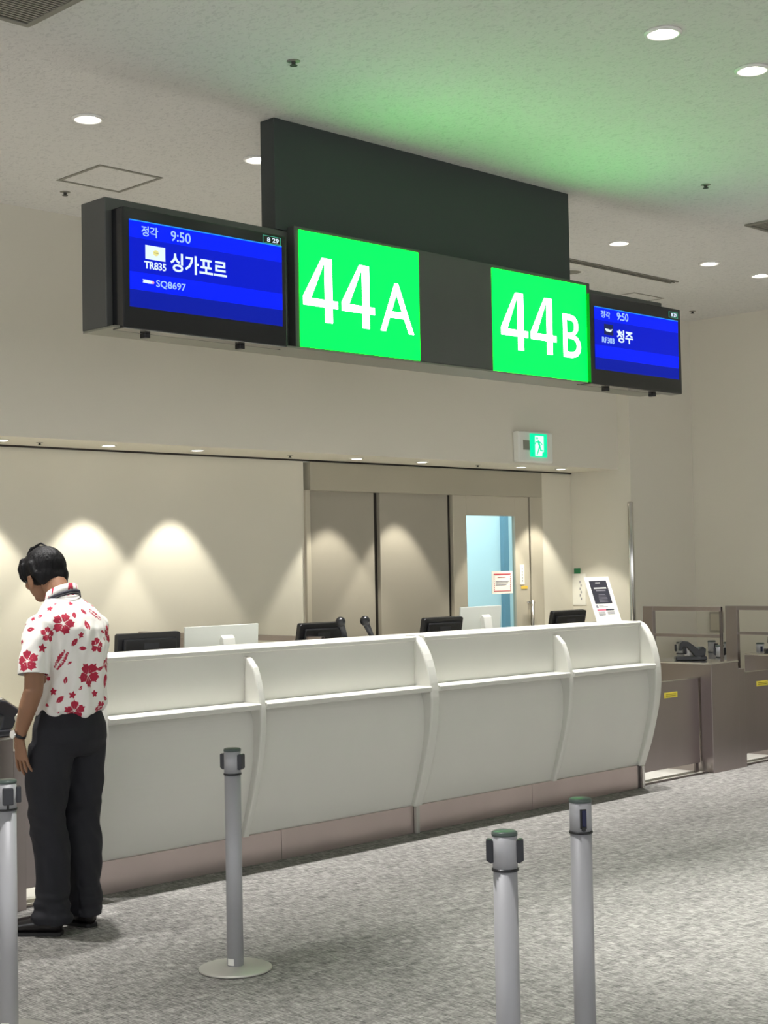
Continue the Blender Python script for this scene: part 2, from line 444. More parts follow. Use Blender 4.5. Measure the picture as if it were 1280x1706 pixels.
# sprinklers
def make_sprinkler():
    t = thing('sprinkler', 'x', 'sprinkler', (0, 0, ZC), 0, 'ceiling sprinklers')
    part('escutcheon', lathe([(0, -.006), (.02, -.006), (.033, -.002), (.034, -.0003), (0, -.0003)], n=20), m_vent, t, True, absolute=False)
    bm = lathe([(0, -.03), (.009, -.03), (.011, -.006), (0, -.006)], n=12); lathe([(0, -.034), (.019, -.034), (.019, -.031), (0, -.031)], (0, 0, 0), 16, bm)
    part('sprinkler_head', bm, m_ventd, t, absolute=False)
    return t
sp0 = make_sprinkler()
SP = [(4.264, 4.823, ZC, 'sprinkler on the ceiling left above the black sign box'), (4.744, 7.39, ZC, 'small sprinkler on the ceiling just below the square hatch'),
      (7.491, 4.829, ZC, 'sprinkler on the green-tinted ceiling at the right'), (11.2, 7.39, ZC, 'far sprinkler near the ceiling corner above the right display'),
      (5.02, 8.14, 2.4, 'tiny sprinkler in the soffit at the left edge of the photo'), (7.10, 8.14, 2.4, 'tiny sprinkler in the soffit left of the door header'), (9.12, 8.12, 2.4, 'tiny sprinkler in the soffit left of the exit sign')]
for i, (x, y, z, lab) in enumerate(SP):
    if i == 0: sp0.location = (x, y, z); sp0['label'] = lab; o = sp0
    else: o = dup(sp0, (x, y, z), None, lab)
    o.scale = (.7, .7, .45) if z < 3 else (.9, .9, .6)

def hatch(x0, x1, y0, y1, w, label):
    t = thing('ceiling_hatch', label, 'access hatch', ((x0+x1)/2, (y0+y1)/2, ZC), 0)
    bm = B(x0, x1, y0, y0+w, ZC-.004, ZC-.0005); B(x0, x1, y1-w, y1, ZC-.004, ZC-.0005, 0, bm)
    B(x0, x0+w, y0+w, y1-w, ZC-.004, ZC-.0005, 0, bm); B(x1-w, x1, y0+w, y1-w, ZC-.004, ZC-.0005, 0, bm)
    part('hatch_frame', bm, m_vent, t)
    part('hatch_panel', B(x0+w+.002, x1-w-.002, y0+w+.002, y1-w-.002, ZC-.002, ZC-.0005), m_ceil, t)
hatch(4.56, 4.985, 6.76, 7.19, .022, 'square ceiling access hatch with brown-grey frame above the left display')
hatch(10.03, 10.45, 7.17, 7.56, .014, 'small square ceiling hatch above the right display')
# slot diffuser
t = thing('slot_diffuser', 'long dark slot diffuser in the ceiling right of the sign box', 'air vent', (8.8, 6.70, ZC))
bm = B(7.6, 9.91, 6.66, 6.675, ZC-.008, ZC-.0005); B(7.6, 9.91, 6.725, 6.74, ZC-.008, ZC-.0005, 0, bm); B(7.6, 9.91, 6.695, 6.705, ZC-.008, ZC-.0005, 0, bm)
part('diffuser_frame', bm, m_vent, t)
part('diffuser_slot', B(7.6, 9.9, 6.675, 6.725, ZC-.003, ZC-.0005), m_ventd, t)
# speaker
t = thing('ceiling_speaker', 'round grey ceiling speaker beside the right edge of the sign box', 'speaker', (8.93, 6.98, ZC))
part('speaker_rim', lathe([(.095, -.006), (.11, -.003), (.11, -.0005), (.09, -.0005), (.09, -.006), (.095, -.006)], n=32), m_trimw, t, True, absolute=False)
part('speaker_grille', lathe([(0, -.006), (.09, -.004), (.09, -.0008), (0, -.0008)], n=32), m_vent, t, True, absolute=False)
# louvred air grilles
def grille(x0, x1, y0, y1, label):
    t = thing('air_grille', label, 'air vent', ((x0+x1)/2, (y0+y1)/2, ZC))
    w = .028
    bm = B(x0, x1, y0, y0+w, ZC-.012, ZC-.0005, .003); B(x0, x1, y1-w, y1, ZC-.012, ZC-.0005, .003, bm)
    B(x0, x0+w, y0+w, y1-w, ZC-.012, ZC-.0005, 0, bm); B(x1-w, x1, y0+w, y1-w, ZC-.012, ZC-.0005, 0, bm)
    part('grille_frame', bm, m_vent, t)
    part('grille_backing', B(x0+w, x1-w, y0+w, y1-w, ZC-.0018, ZC-.0005), m_ventd, t)
    y = y0+w+.012; me = None
    while y < y1-w-.004:
        bmx = B(x0+w, x1-w, y-.0055, y+.0055, ZC-.009, ZC-.003)
        o = part('slat', bmx, m_vent, t); y += .021
grille(2.50, 3.18, 4.53, 5.21, 'grey louvred air grille in the top left corner of the ceiling')
grille(8.575, 9.26, 4.56, 5.24, 'louvred air grille at the right edge of the ceiling')
# wall switch on right wall
t = thing('wall_switch', 'beige wall box on the far right wall seen through the railing', 'switch box', (11.65, 7.5, 1.04))
part('switch_box', B(11.63, 11.66, 7.45, 7.58, .93, 1.12, .006), m_doorp, t)
part('switch_cover', B(11.622, 11.63, 7.465, 7.565, .95, 1.10, .003), m_doorf, t)
# ledge at far left
t = thing('white_ledge', 'white shelf on the back wall left of the man', 'shelf', (4.6, 8.3, .70))
part('shelf_board', B(3.8, 5.05, 8.12, 8.4, .68, .715, .004), m_macw, t)
part('shelf_bracket', B(4.1, 4.14, 8.2, 8.4, .5, .68, .004), m_steel, t)
part('shelf_bracket', B(4.8, 4.84, 8.2, 8.4, .5, .68, .004), m_steel, t)

# ------------------------------------------------------------------ exit sign on bulkhead
t = thing('exit_sign', 'green running-man emergency exit sign on a square wall plate', 'exit sign', (9.45, 7.86, 2.42))
part('sign_housing', B(9.26, 9.70, 7.795, 7.86, 2.415, 2.665, .012), m_macw, t)
part('sensor_window', B(9.315, 9.392, 7.789, 7.797, 2.513, 2.593, .002), m_vent, t)
lb = part('light_box', B(9.40, 9.60, 7.775, 7.797, 2.458, 2.65, .004), m_eg, t)
bm = rect(9.442, 9.552, 2.466, 2.632, 7.7745)
part('doorway_print', bm, m_ew, t)
Y = 7.7735
bm = bmesh.new()
def poly(pts, y, d, bm):
    nb = bmesh.new(); vs = [nb.verts.new((p[0], y, p[1])) for p in pts]; f = nb.faces.new(vs)
    r = bmesh.ops.extrude_face_region(nb, geom=[f]); bmesh.ops.translate(nb, vec=(0, -d, 0), verts=[g for g in r['geom'] if isinstance(g, bmesh.types.BMVert)])
    bmesh.ops.recalc_face_normals(nb, faces=nb.faces)
    return merge(bm, nb)
def strip2(a, b, w, y, bm, d=.001):
    a, b = Vector(a), Vector(b); n = (b-a).normalized(); n = Vector((-n.y, n.x))*w/2
    return poly([a-n, b-n, b+n, a+n], y, d, bm)
cx, cz = 9.462, 2.61
poly([(9.468+.011*cos(k*pi/5), 2.612+.011*sin(k*pi/5)) for k in range(10)], Y, .001, bm)
strip2((9.478, 2.594), (9.500, 2.545), .022, Y, bm)       # trunk
strip2((9.484, 2.590), (9.452, 2.580), .010, Y, bm); strip2((9.452, 2.582), (9.444, 2.562), .009, Y, bm)
strip2((9.490, 2.586), (9.520, 2.570), .010, Y, bm); strip2((9.518, 2.572), (9.532, 2.558), .009, Y, bm)
strip2((9.500, 2.550), (9.512, 2.512), .014, Y, bm); strip2((9.506, 2.514), (9.545, 2.510), .011, Y, bm)
strip2((9.496, 2.548), (9.482, 2.508), .014, Y, bm); strip2((9.483, 2.510), (9.462, 2.474), .011, Y, bm)
poly([(9.535, 2.500), (9.552, 2.500), (9.552, 2.466), (9.528, 2.466)], Y, .001, bm)
part('running_figure', bm, m_eg, t)

# ------------------------------------------------------------------ overhead sign
t = thing('gate_sign', 'long hanging gate sign with glowing green panels 44A and 44B', 'sign', (5.86, 5.58, 2.655))
part('ceiling_box', B(4.722, 7.038, 5.495, 5.60, 3.243, ZC, .003), m_black, t, label='matt black ceiling box')
part('sign_casing', B(3.735, 7.985, 5.50, 5.69, 2.664, 3.243, .004), m_sign, t, label='dark grey casing')
part('underside', B(3.737, 7.983, 5.44, 5.688, 2.655, 2.664, .001), m_signbot, t)
bm = B(4.80, 7.16, 5.445, 5.50, 2.656, 3.262, .004)
lb = part('light_box_frame', bm, m_sign, t)
part('blank_panel', B(5.676, 6.259, 5.442, 5.446, 2.668, 3.244, .001), m_sign, t)
gpa = part('green_panel', B(4.828, 5.671, 5.440, 5.446, 2.669, 3.245, .001), m_gp, t, label='glowing green panel reading 44A')
gpb = part('green_panel', B(6.264, 7.117, 5.440, 5.446, 2.664, 3.2415, .001), m_gp, t, label='glowing green panel reading 44B')
def four(x0, x1, z0, z1, y, bm):
    w = x1-x0; h = z1-z0; s = w*.215           # stroke width
    st0, st1 = x1-w*.16-s, x1-w*.16             # upright
    bar0, bar1 = z0+h*.235, z0+h*.235+s*.74
    poly([(st0, z0), (st1, z0), (st1, z1), (st0, z1)], y, .002, bm)
    poly([(x0, bar0), (x1, bar0), (x1, bar1), (x0, bar1)], y, .0024, bm)
    poly([(x0, bar0+s*.2), (x0+w*.21, bar1-s*.1), (st0+s*.10, z1-s*.15), (st1, z1), (st0-s*.35, z1), (x0, bar1+s*.12)], y, .0022, bm)
    return bm
bm = bmesh.new(); four(4.847, 5.079, 2.802, 3.124, 5.440, bm); four(5.106, 5.337, 2.800, 3.122, 5.440, bm)
part('numeral_44', bm, m_gt, gpa)
bm = text_bm('A', 5.3785, 5.625, 2.801, 3.058, 5.440, 0); part('letter_A', bm, m_gt, gpa)
bm = bmesh.new(); four(6.331, 6.563, 2.797, 3.124, 5.440, bm); four(6.592, 6.822, 2.796, 3.123, 5.440, bm)
part('numeral_44', bm, m_gt, gpb)
bm = text_bm('B', 6.888, 7.052, 2.795, 3.051, 5.440, 0); part('letter_B', bm, m_gt, gpb)

def display(x0, x1, z0, z1, ax0, ax1, az, bands, tagr, label):
    y1 = 5.50; y0 = 5.41
    t = thing('flight_display', label, 'screen', ((x0+x1)/2, y1, z0))
    part('display_housing', B(x0, x1, y0, y1, z0, z1, .006), m_bezel, t)
    scr = part('screen', B(ax0, ax1, y0-.002, y0+.002, az[0], az[1], 0), m_b3, t, label='lit blue screen')
    Y = y0-.002
    part('screen_band', rect(ax0, ax1, bands[0][0], bands[0][1], Y, .0008), m_b1, scr)
    part('screen_band', rect(ax0, ax1, bands[1][0], bands[1][1], Y, .0008), m_b1, scr)
    part('screen_field', rect(ax0, ax1, bands[1][1], bands[0][0], Y, .0006), m_b2, scr)
    part('screen_edge_line', rect(ax0, ax1, az[1]-.005, az[1], Y-.0008, .0006), m_bl, scr)
    Y2 = y0-.0008; w = .0018
    bm = rect(tagr[0], tagr[1], tagr[2], tagr[2]+w, Y2); rect(tagr[0], tagr[1], tagr[3]-w, tagr[3], Y2, .001, bm)
    rect(tagr[0], tagr[0]+w, tagr[2], tagr[3], Y2, .001, bm); rect(tagr[1]-w, tagr[1], tagr[2], tagr[3], Y2, .001, bm)
    part('clock_frame', bm, m_sg, t)
    part('clock_text', text_bm('8 29', tagr[0]+.026, tagr[1]-.014, tagr[2]+.007, tagr[3]-.007, Y2, .01), m_st, t)
    return t, scr, Y-.001
t, scr, Y = display(3.766, 4.715, 2.650, 3.190, 3.798, 4.684, (2.748, 3.137), ((3.0575, 3.137), (2.826, 2.905)), (4.5685, 4.681, 3.140, 3.176), 'large left flight display showing Singapore flight in Korean')
part('screen_text', text_bm('정각', 3.863, 3.953, 3.070, 3.116, Y, .012), m_st2, scr)
part('screen_text', text_bm('9:50', 4.024, 4.135, 3.070, 3.117, Y, .008), m_st2, scr)
part('screen_text', text_bm('싱가포르', 4.020, 4.343, 2.932, 3.018, Y, .02), m_st, scr)
part('screen_text', text_bm('TR835', 3.876, 3.995, 2.926, 2.960, Y, .02), m_st, scr)
part('screen_text', text_bm('SQ8697', 3.940, 4.104, 2.845, 2.882, Y, .008), m_st2, scr)
part('airline_mark', rect(3.883, 3.991, 2.9695, 3.032, Y), m_st, scr)
part('airline_mark', poly([(3.940+.0155*cos(k*pi/8), 3.0015+.0135*sin(k*pi/8)) for k in range(16)], Y-.001, .0006, None), m_sy, scr)
part('airline_mark', rect(3.929, 3.952, 3.0005, 3.003, Y-.0018, .0004), m_grey, scr)
bm = poly([(3.866, 2.876), (3.872, 2.868), (3.866, 2.862), (3.900, 2.860), (3.918, 2.861), (3.918, 2.874), (3.89, 2.876)], Y, .0008, None)
part('airline_mark', bm, m_st, scr)
part('airline_mark', poly([(3.918, 2.861), (3.925, 2.861), (3.930, 2.867), (3.924, 2.875), (3.918, 2.874)], Y, .0008, None), m_sp, scr)
t, scr, Y = display(7.115, 8.060, 2.650, 3.195, 7.150, 8.025, (2.742, 3.12), ((3.041, 3.12), (2.813, 2.889)), (7.930, 8.028, 3.135, 3.172), 'right flight display showing Cheongju flight in Korean')
part('screen_text', text_bm('정각', 7.214, 7.304, 3.058, 3.101, Y, .012), m_st2, scr)
part('screen_text', text_bm('9:50', 7.374, 7.490, 3.058, 3.106, Y, .008), m_st2, scr)
part('screen_text', text_bm('청주', 7.370, 7.534, 2.922, 3.000, Y, .02), m_st, scr)
part('screen_text', text_bm('RF303', 7.220, 7.342, 2.907, 2.942, Y, .02), m_st2, scr)
part('airline_mark', rect(7.243, 7.334, 2.957, 3.022, Y), m_sd, scr)
part('airline_mark', poly([(7.250, 2.994), (7.262, 2.978), (7.308, 2.976), (7.326, 2.996), (7.300, 2.990), (7.276, 2.993)], Y-.001, .0008, None), m_st, scr)
for k, (x, lab) in enumerate(((3.95, 0), (4.50, 0), (7.38, 0), (7.87, 0))):
    o = part('cable_clip', B(x-.015, x+.015, 5.49, 5.53, 2.632, 2.6548, .003), m_dark, bpy.data.objects['gate_sign'])
part('cable_channel', B(3.78, 4.75, 5.505, 5.511, 2.6515, 2.6548), m_dark, bpy.data.objects['gate_sign'])
part('cable_channel', B(7.10, 7.95, 5.505, 5.511, 2.6515, 2.6548), m_dark, bpy.data.objects['gate_sign'])

# ------------------------------------------------------------------ counter
ctr = thing('boarding_counter', 'long white boarding gate counter with curved fins and steel kick plate', 'counter', (6.4, 6.3, 0))
FP = [(6.222, 1.167), (6.190, 1.155), (6.160, 1.130), (6.115, 1.060), (6.085, .985), (6.064, .893), (6.056, .81), (6.058, .731), (6.072, .620), (6.092, .529), (6.124, .41), (6.156, .308), (6.214, .157)]
def smooth_line(P, k=4):
    out = []
    for i in range(len(P)-1):
        p0, p1, p2, p3 = P[max(i-1, 0)], P[i], P[i+1], P[min(i+2, len(P)-1)]
        for j in range(k):
            t = j/k
            out.append(tuple(.5*((2*b_) + (-a_+c_)*t + (2*a_-5*b_+4*c_-d_)*t*t + (-a_+3*b_-3*c_+d_)*t**3) for a_, b_, c_, d_ in zip(p0, p1, p2, p3)))
    return out+[P[-1]]
FP = smooth_line(FP, 2)
def fin_outline(top=None, back=6.30):
    pts = [p for p in FP if top is None or p[1] < top-.001]
    if top is not None: pts = [(6.185, top), (6.160, top-.012), (6.138, top-.035)] + [p for p in pts if p[1] < top-.045]
    return [(back, pts[0][1])] + pts + [(back, .157)]
def fin(x0, x1, top=None):
    o = fin_outline(top)
    return prism(o, 'x', x0, x1, None, .010, lambda e: all(v.co.y < 6.28 for v in e.verts) and abs(e.verts[0].co.x-e.verts[1].co.x) < 1e-5)
for x0, x1 in ((4.035, 4.105), (6.352, 6.422), (8.612, 8.682)): part('end_fin', fin(x0, x1), m_white, ctr)
for x0, x1 in ((5.050, 5.092), (7.658, 7.700)): part('divider_fin', B(x0, x1, 6.192, 6.22, 1.116, 1.137, 0, fin(x0, x1, 1.118)), m_white, ctr)
cells = ((4.105, 5.050), (5.092, 6.352), (6.422, 7.658), (7.700, 8.612))
panel = [(6.148, .845), (6.128, .80), (6.118, .72), (6.122, .62), (6.138, .51), (6.168, .395), (6.205, .27), (6.242, .160)]
panel = smooth_line(panel, 4)
for x0, x1 in cells:
    back = [(p[0]+.03, p[1]) for p in reversed(panel)]
    part('front_panel', prism(panel+back, 'x', x0, x1), m_white, ctr)
    part('shelf', prism([(6.052, .850), (6.052, .868), (6.058, .874), (6.20, .874), (6.20, .842), (6.058, .842)], 'x', x0, x1), m_white, ctr)
    part('niche_back', B(x0, x1, 6.192, 6.22, .874, 1.137), m_white, ctr)
bm = prism([(6.172, 1.140), (6.170, 1.158), (6.178, 1.167), (6.46, 1.167), (6.46, 1.138), (6.178, 1.136)], 'x', 4.105, 6.352)
prism([(6.172, 1.140), (6.170, 1.158), (6.178, 1.167), (6.46, 1.167), (6.46, 1.138), (6.178, 1.136)], 'x', 6.422, 8.612, bm)
for x0, x1 in ((4.035, 4.105), (6.352, 6.422), (8.612, 8.682)): B(x0, x1, 6.225, 6.46, 1.138, 1.167, 0, bm)
part('top_ledge', bm, m_white, ctr)
part('counter_body', B(4.04, 8.678, 6.302, 6.44, .16, 1.137), m_white, ctr)
part('staff_worktop', B(4.30, 8.678, 6.44, 7.05, .72, .76, .004), m_white, ctr)
for x in (4.32, 6.37, 8.63): part('worktop_support', B(x, x+.04, 6.44, 7.0, 0, .72), m_white, ctr)
xs = [4.06, 5.32, 6.36, 7.45, 8.60]
for a, b in zip(xs, xs[1:]): part('kick_plate', B(a+.0015, b-.0015, 6.222, 6.25, .0, .160, .001), m_kick, ctr)
for x in (6.365, 8.635): part('support_leg', B(x-.014, x+.014, 6.196, 6.220, 0, .158, .003), m_alub if x < 7 else m_chrome, ctr)
part('support_leg', B(8.600, 8.668, 6.222, 6.26, 0, .16, .003), m_steel_d, ctr)
part('kick_back', B(4.06, 8.60, 6.25, 6.40, .008, .159), m_steel_d, ctr)

# ------------------------------------------------------------------ things on the counter
def monitor(name, x, y, w, h, top, tilt, rz, label, white=False, cat='monitor'):
    """seen from behind: screen faces +y (staff side); tilt leans its top toward -y"""
    t = thing(name, label, cat, (x, y, .76), rz)
    a = radians(tilt)
    R = Matrix.Rotation(a, 4, 'X'); R.translation = (0, 0, top-.76-h*cos(a)/2)
    if white:
        bm = prism([(-w/2, -h/2), (w/2, -h/2), (w/2, h/2), (-w/2, h/2)], 'y', -.006, .008, None, .003)
        bmesh.ops.transform(bm, matrix=R, verts=bm.verts); part('monitor_back', bm, m_mac, t, absolute=False)
        bm = B(-w/2+.01, w/2-.01, .008, .011, -h/2+.06, h/2-.012); bmesh.ops.transform(bm, matrix=R, verts=bm.verts); part('screen', bm, m_dark, t, absolute=False)
        zt = top-.76-.055
        bm = prism([(-.050, zt), (-.068, zt-.018), (-.13, .012), (-.16, .004), (-.16, 0), (.06, 0), (.06, .008), (-.10, .012), (-.036, zt-.03)], 'x', -.045, .045, None, .002)
        part('stand', bm, m_macw, t, absolute=False)
    else:
        bm = prism([(-w/2, -h/2), (w/2, -h/2), (w/2-.002, h/2-.008), (w/2-.012, h/2), (-w/2+.012, h/2), (-w/2+.002, h/2-.008)], 'y', -.022, .012, None, .004)
        bmesh.ops.transform(bm, matrix=R, verts=bm.verts); part('monitor_back', bm, m_dark, t, absolute=False)
        bm = B(-w/2+.035, w/2-.035, -.040, -.020, -h/2+.03, h/2-.03, .008); bmesh.ops.transform(bm, matrix=R, verts=bm.verts); part('rear_cover', bm, m_dark2 if name == 'customer_monitor' else m_dark, t, absolute=False)
        bm = B(-.05, .05, -.0415, -.040, h/2-.085, h/2-.055); bmesh.ops.transform(bm, matrix=R, verts=bm.verts); part('maker_plate', bm, m_dark2, t, absolute=False)
        bm = B(-w/2+.012, w/2-.012, .012, .014, -h/2+.012, h/2-.012); bmesh.ops.transform(bm, matrix=R, verts=bm.verts); part('screen', bm, m_bezel, t, absolute=False)
        bm = B(-.04, .04, -.03, .0, .01, top-.76-h*.5, .004); part('stand', bm, m_dark, t, absolute=False)
        part('stand_foot', B(-.11, .11, -.10, .08, 0, .014, .004), m_dark, t, absolute=False)
    return t
monitor('black_monitor', 4.80, 6.72, .42, .33, 1.247, 4, 0.0, 'dark monitor back just right of the man, leftmost on the counter')
monitor('white_monitor', 5.35, 6.76, .55, .36, 1.263, 3, radians(2), 'large pale monitor seen from behind, left of the black screens', True)
monitor('black_monitor', 6.06, 6.72, .37, .31, 1.252, 12, 0, 'black tilted monitor just left of the microphones')
monitor('black_monitor', 7.13, 6.72, .375, .31, 1.245, 12, 0, 'black tilted monitor left of the second pale monitor')
monitor('white_monitor', 7.60, 6.78, .47, .36, 1.300, 4, radians(6), 'pale monitor turned slightly, in front of the glazed door', True)
monitor('black_monitor', 8.45, 6.72, .385, .31, 1.245, 12, 0, 'black tilted monitor at the right end, beside the notice stand')
def mic(x, y, lean, label):
    t = thing('microphone', label, 'microphone', (x+lean, y, .76))
    bm = tube([(lean*0, 0, .03), (0, 0, .36), (-lean*.55, 0, .43)], .006, 10); part('gooseneck', bm, m_dark, t, True, absolute=False)
    bm = tube([(-lean*.3, 0, .39), (-lean, 0, .485)], [.014, .021], 16); part('mic_handle', bm, m_dark2, t, True, absolute=False)
    part('mic_head', ball((-lean*1.08, 0, .498), (.031, .031, .031)), m_dark, t, True, absolute=False)
    part('mic_base', lathe([(0, 0), (.055, 0), (.055, .02), (.045, .03), (0, .03)], n=24), m_dark, t, True, absolute=False)
mic(6.05, 6.50, .055, 'black gooseneck microphone partly behind a black monitor')
mic(6.235, 6.48, .080, 'black gooseneck microphone standing free left of the middle fin')
# notice stand (facing -y, leaning back)
t = thing('notice_stand', 'white tilted notice stand with dark printed panel on the counter top', 'notice', (8.46, 6.33, 1.167), radians(-4))
def lean(bm, deg, z0=0):
    bmesh.ops.transform(bm, matrix=Matrix.Rotation(radians(-deg), 4, 'X'), verts=bm.verts); return bm
w, h = .26, .335
part('acrylic_sheet', lean(B(-w/2, w/2, 0, .004, 0, h, .001), 20), m_paper, t, absolute=False)
lp = [(-.090, .090, .135, .305, m_navy), (-.030, .020, .286, .292, m_paper), (-.060, .070, .245, .255, m_paper), (-.045, .055, .228, .236, m_grey),
      (-.03, .04, .20, .203, m_grey), (-.035, .045, .19, .193, m_grey), (-.04, .05, .178, .181, m_grey), (-.04, .05, .168, .171, m_grey), (-.04, .05, .158, .161, m_grey), (-.04, .05, .148, .151, m_grey),
      (-.09, -.07, .105, .125, m_grey), (-.06, -.01, .118, .121, m_grey), (-.06, .03, .110, .113, m_grey),
      (-.09, .0, .084, .094, m_pink), (.002, .085, .084, .094, m_navy),
      (-.085, -.015, .072, .075, m_grey), (-.085, -.015, .064, .067, m_grey), (-.085, -.015, .056, .059, m_grey), (-.085, -.015, .048, .051, m_grey),
      (.01, .085, .072, .075, m_grey), (.01, .085, .064, .067, m_grey), (.01, .085, .056, .059, m_grey)]
for i, (a, b, c, d, mm) in enumerate(lp):
    dpt = .0008 if i == 0 else .0014
    part('printed_panel' if i == 0 else 'print_line', lean(B(a, b, -dpt, 0, c, d), 20), mm, t, absolute=False)
part('stand_back', lean(B(-.02, .02, .006, .010, 0, .2), 24), m_macw, t, absolute=False)
part('stand_foot', B(-w/2, w/2, 0, .10, 0, .003), m_paper, t, absolute=False)

# papers on the wall and door
t = thing('wall_notice', 'white paper sheet taped on the side wall with green tape', 'paper', (10.689, 8.34, 1.2))
part('paper_sheet', B(10.684, 10.689, 8.25, 8.40-.001, 1.205, 1.487), m_paper, t)
for k in range(6): part('handwriting_line', B(10.6825, 10.684, 8.295+.012*(k % 2), 8.305+.012*(k % 2), 1.25+.03*k, 1.272+.03*k), m_grey, t)
part('green_tape', B(10.682, 10.684, 8.305, 8.375, 1.487, 1.535), m_green, t, label='green tape')
t = thing('door_notice', 'white notice with red dashed border on the door glass', 'paper', (9.717, 8.40, 1.33))
part('paper_sheet', B(9.581, 9.853, 8.398, 8.401, 1.332, 1.526), m_paper, t)
x0, x1, z0, z1 = 9.607, 9.828, 1.352, 1.504
for a, b, c, d in ((x0, x1, z1-.010, z1), (x0, x1, z0, z0+.006)): part('red_border', B(a, b, 8.3965, 8.398, c, d), m_red, t)
for k in range(7):
    for xx in (x0, x1-.008): part('red_border', B(xx, xx+.008, 8.3965, 8.398, z0+.012+k*.018, z0+.022+k*.018), m_red, t)
for a, b, c in ((9.66, 9.76, 1.470), (9.63, 9.80, 1.435), (9.63, 9.79, 1.422), (9.63, 9.77, 1.405)): part('text_line', B(a, b, 8.3965, 8.398, c, c+.006), m_red if c > 1.46 else m_grey, t)
t = thing('door_label', 'narrow white vertical label on the door frame', 'label', (9.972, 8.388, 1.4))
part('label_sheet', B(9.944, 10.0, 8.386, 8.3895, 1.405, 1.578), m_paper, t)
for k in range(5): part('text_line', B(9.966, 9.976, 8.3845, 8.386, 1.43+k*.026, 1.445+k*.026), m_grey, t)
tag(part('yellow_sticker', B(9.955, 10.04, 8.386, 8.3895, 1.366, 1.392), mat('amber_label', '#e2bd4b', .6)), 'small amber sticker below the door label', 'sticker')

# ------------------------------------------------------------------ gates at the right
def pod(x0, x1, y1, label, sx=None):
    t = thing('gate_pod', label, 'gate cabinet', ((x0+x1)/2, 6.22, 0))
    part('cabinet_body', B(x0, x1, 6.22, y1, 0, .806, .003), m_steel, t)
    part('top_plate', B(x0-.002, x1+.002, 6.217, y1, .806, .819, .003), m_chrome, t)
    if sx: part('side_filler', B(x1+.001, sx, 6.225, 6.34, 0, .75, .003), m_steel, t)
    return t
def leaf(x0, x1, stx, label, hinge=None):
    t = thing('gate_leaf', label, 'gate', (x0, 6.33, 0))
    part('leaf_panel', B(x0, x1, 6.325, 6.345, .075, .706, .004), m_steel, t)
    part('leaf_edge', B(x0, x1, 6.323, 6.347, .704, .712, .002), m_chrome, t)
    part('leaf_foot', B(x1-.06, x1-.02, 6.328, 6.342, .008, .075, 0), m_steel_d, t)
    if stx:
        s = part('yellow_sticker', B(stx, stx+.165, 6.3235, 6.325, .585, .625), m_yel, t, label='yellow sticker')
        for k in range(2): part('sticker_print', B(stx+.02, stx+.145, 6.3225, 6.3235, .597+k*.012, .601+k*.012), mat('sticker_ink', '#8a7c2a', .6), s)
    return t
leaf(8.70, 9.535, 9.09, 'steel gate leaf with yellow sticker between counter and first pod')
pod(9.55, 9.92, 6.85, 'steel gate pod carrying the black reader, right of the counter', 10.02)
leaf(10.035, 10.675, 10.345, 'steel gate leaf with yellow sticker at the right edge of the photo')
pod(10.69, 11.06, 6.64, 'steel gate pod at the right edge of the photo, behind the second leaf')
leaf(3.765, 4.02, None, 'narrow dark steel gate leaf between the left pod and the counter end')
# glass railings behind the pods
def railing(x, y0, y1, z, label, w=.085):
    t = thing('gate_railing', label, 'railing', (x, y1, 0))
    part('rear_post', B(x-.02, x+.02, y1-.01, y1+w, 0.004, z, .003), m_steel, t)
    part('front_post', B(x-.012, x+.012, y0, y0+.016, .82, z, .002), m_steel_d, t)
    part('rail_bar', B(x-.015, x+.015, y0, y1, z-.034, z, .003), m_steel, t)
    part('rail_bar', B(x-.012, x+.012, y0, y1, z-.235, z-.212, .003), m_steel, t)
    return t
railing(9.735, 6.235, 6.86, 1.232, 'steel rail frame standing on the first gate pod')
railing(10.72, 6.24, 6.72, 1.205, 'steel rail frame at the right edge, on the second gate pod', .10)
railing(5.93, 6.53, 8.28, 1.175, 'thin brown-grey rail behind the counter monitors')
part('side_panel', B(5.925, 5.935, 7.78, 8.27, .1, 1.14), m_steel, bpy.data.objects['gate_railing.002'])
def reader(x, y, rz, label, sc=1.):
    t = thing('ticket_reader', label, 'scanner', (x, y, .82), rz)
    bm = B(-.12, .12, -.055, .055, 0, .032, .010); part('reader_base', bm, m_dark, t, absolute=False)
    bm = prism([(.03, .03), (.105, .03), (.115, .085), (.10, .10), (.06, .085), (-.02, .145), (-.06, .15), (-.085, .13), (-.09, .075), (-.068, .075), (-.055, .105), (-.03, .10)], 'y', -.045, .045, None, .006)
    part('scanner_arm', bm, m_dark, t, absolute=False)
    part('reader_lamp', B(.06, .10, -.03, .03, .098, .102), m_dark2, t, absolute=False)
    return t
reader(9.73, 6.52, radians(-48), 'black arched ticket reader on top of the first gate pod')
reader(10.9, 6.44, radians(-48), 'black ticket reader at the right edge on the second pod')

# gate pod at the left, with scanner
pod(3.30, 3.680, 6.95, 'steel gate pod at the left edge, beside the man', 3.745)
t = thing('boarding_scanner', 'dark boarding scanner with sloping silver plate left of the man', 'scanner', (3.62, 6.36, .8195))
part('scanner_base', B(3.42, 3.680, 6.235, 6.50, .8195, .852, .008), m_dark2, t)
bm = prism([(3.625, .852), (3.690, .852), (3.705, .885), (3.700, .905), (3.725, .930), (3.715, .945), (3.655, .985), (3.625, .990), (3.600, .980), (3.590, .955), (3.600, .935), (3.640, .915)], 'y', 6.24, 6.36, None, .006)
part('scanner_body', bm, m_dark2, t)
part('silver_plate', prism([(3.632, .992), (3.728, .931), (3.736, .938), (3.640, 1.000)], 'y', 6.245, 6.355), m_alub, t)

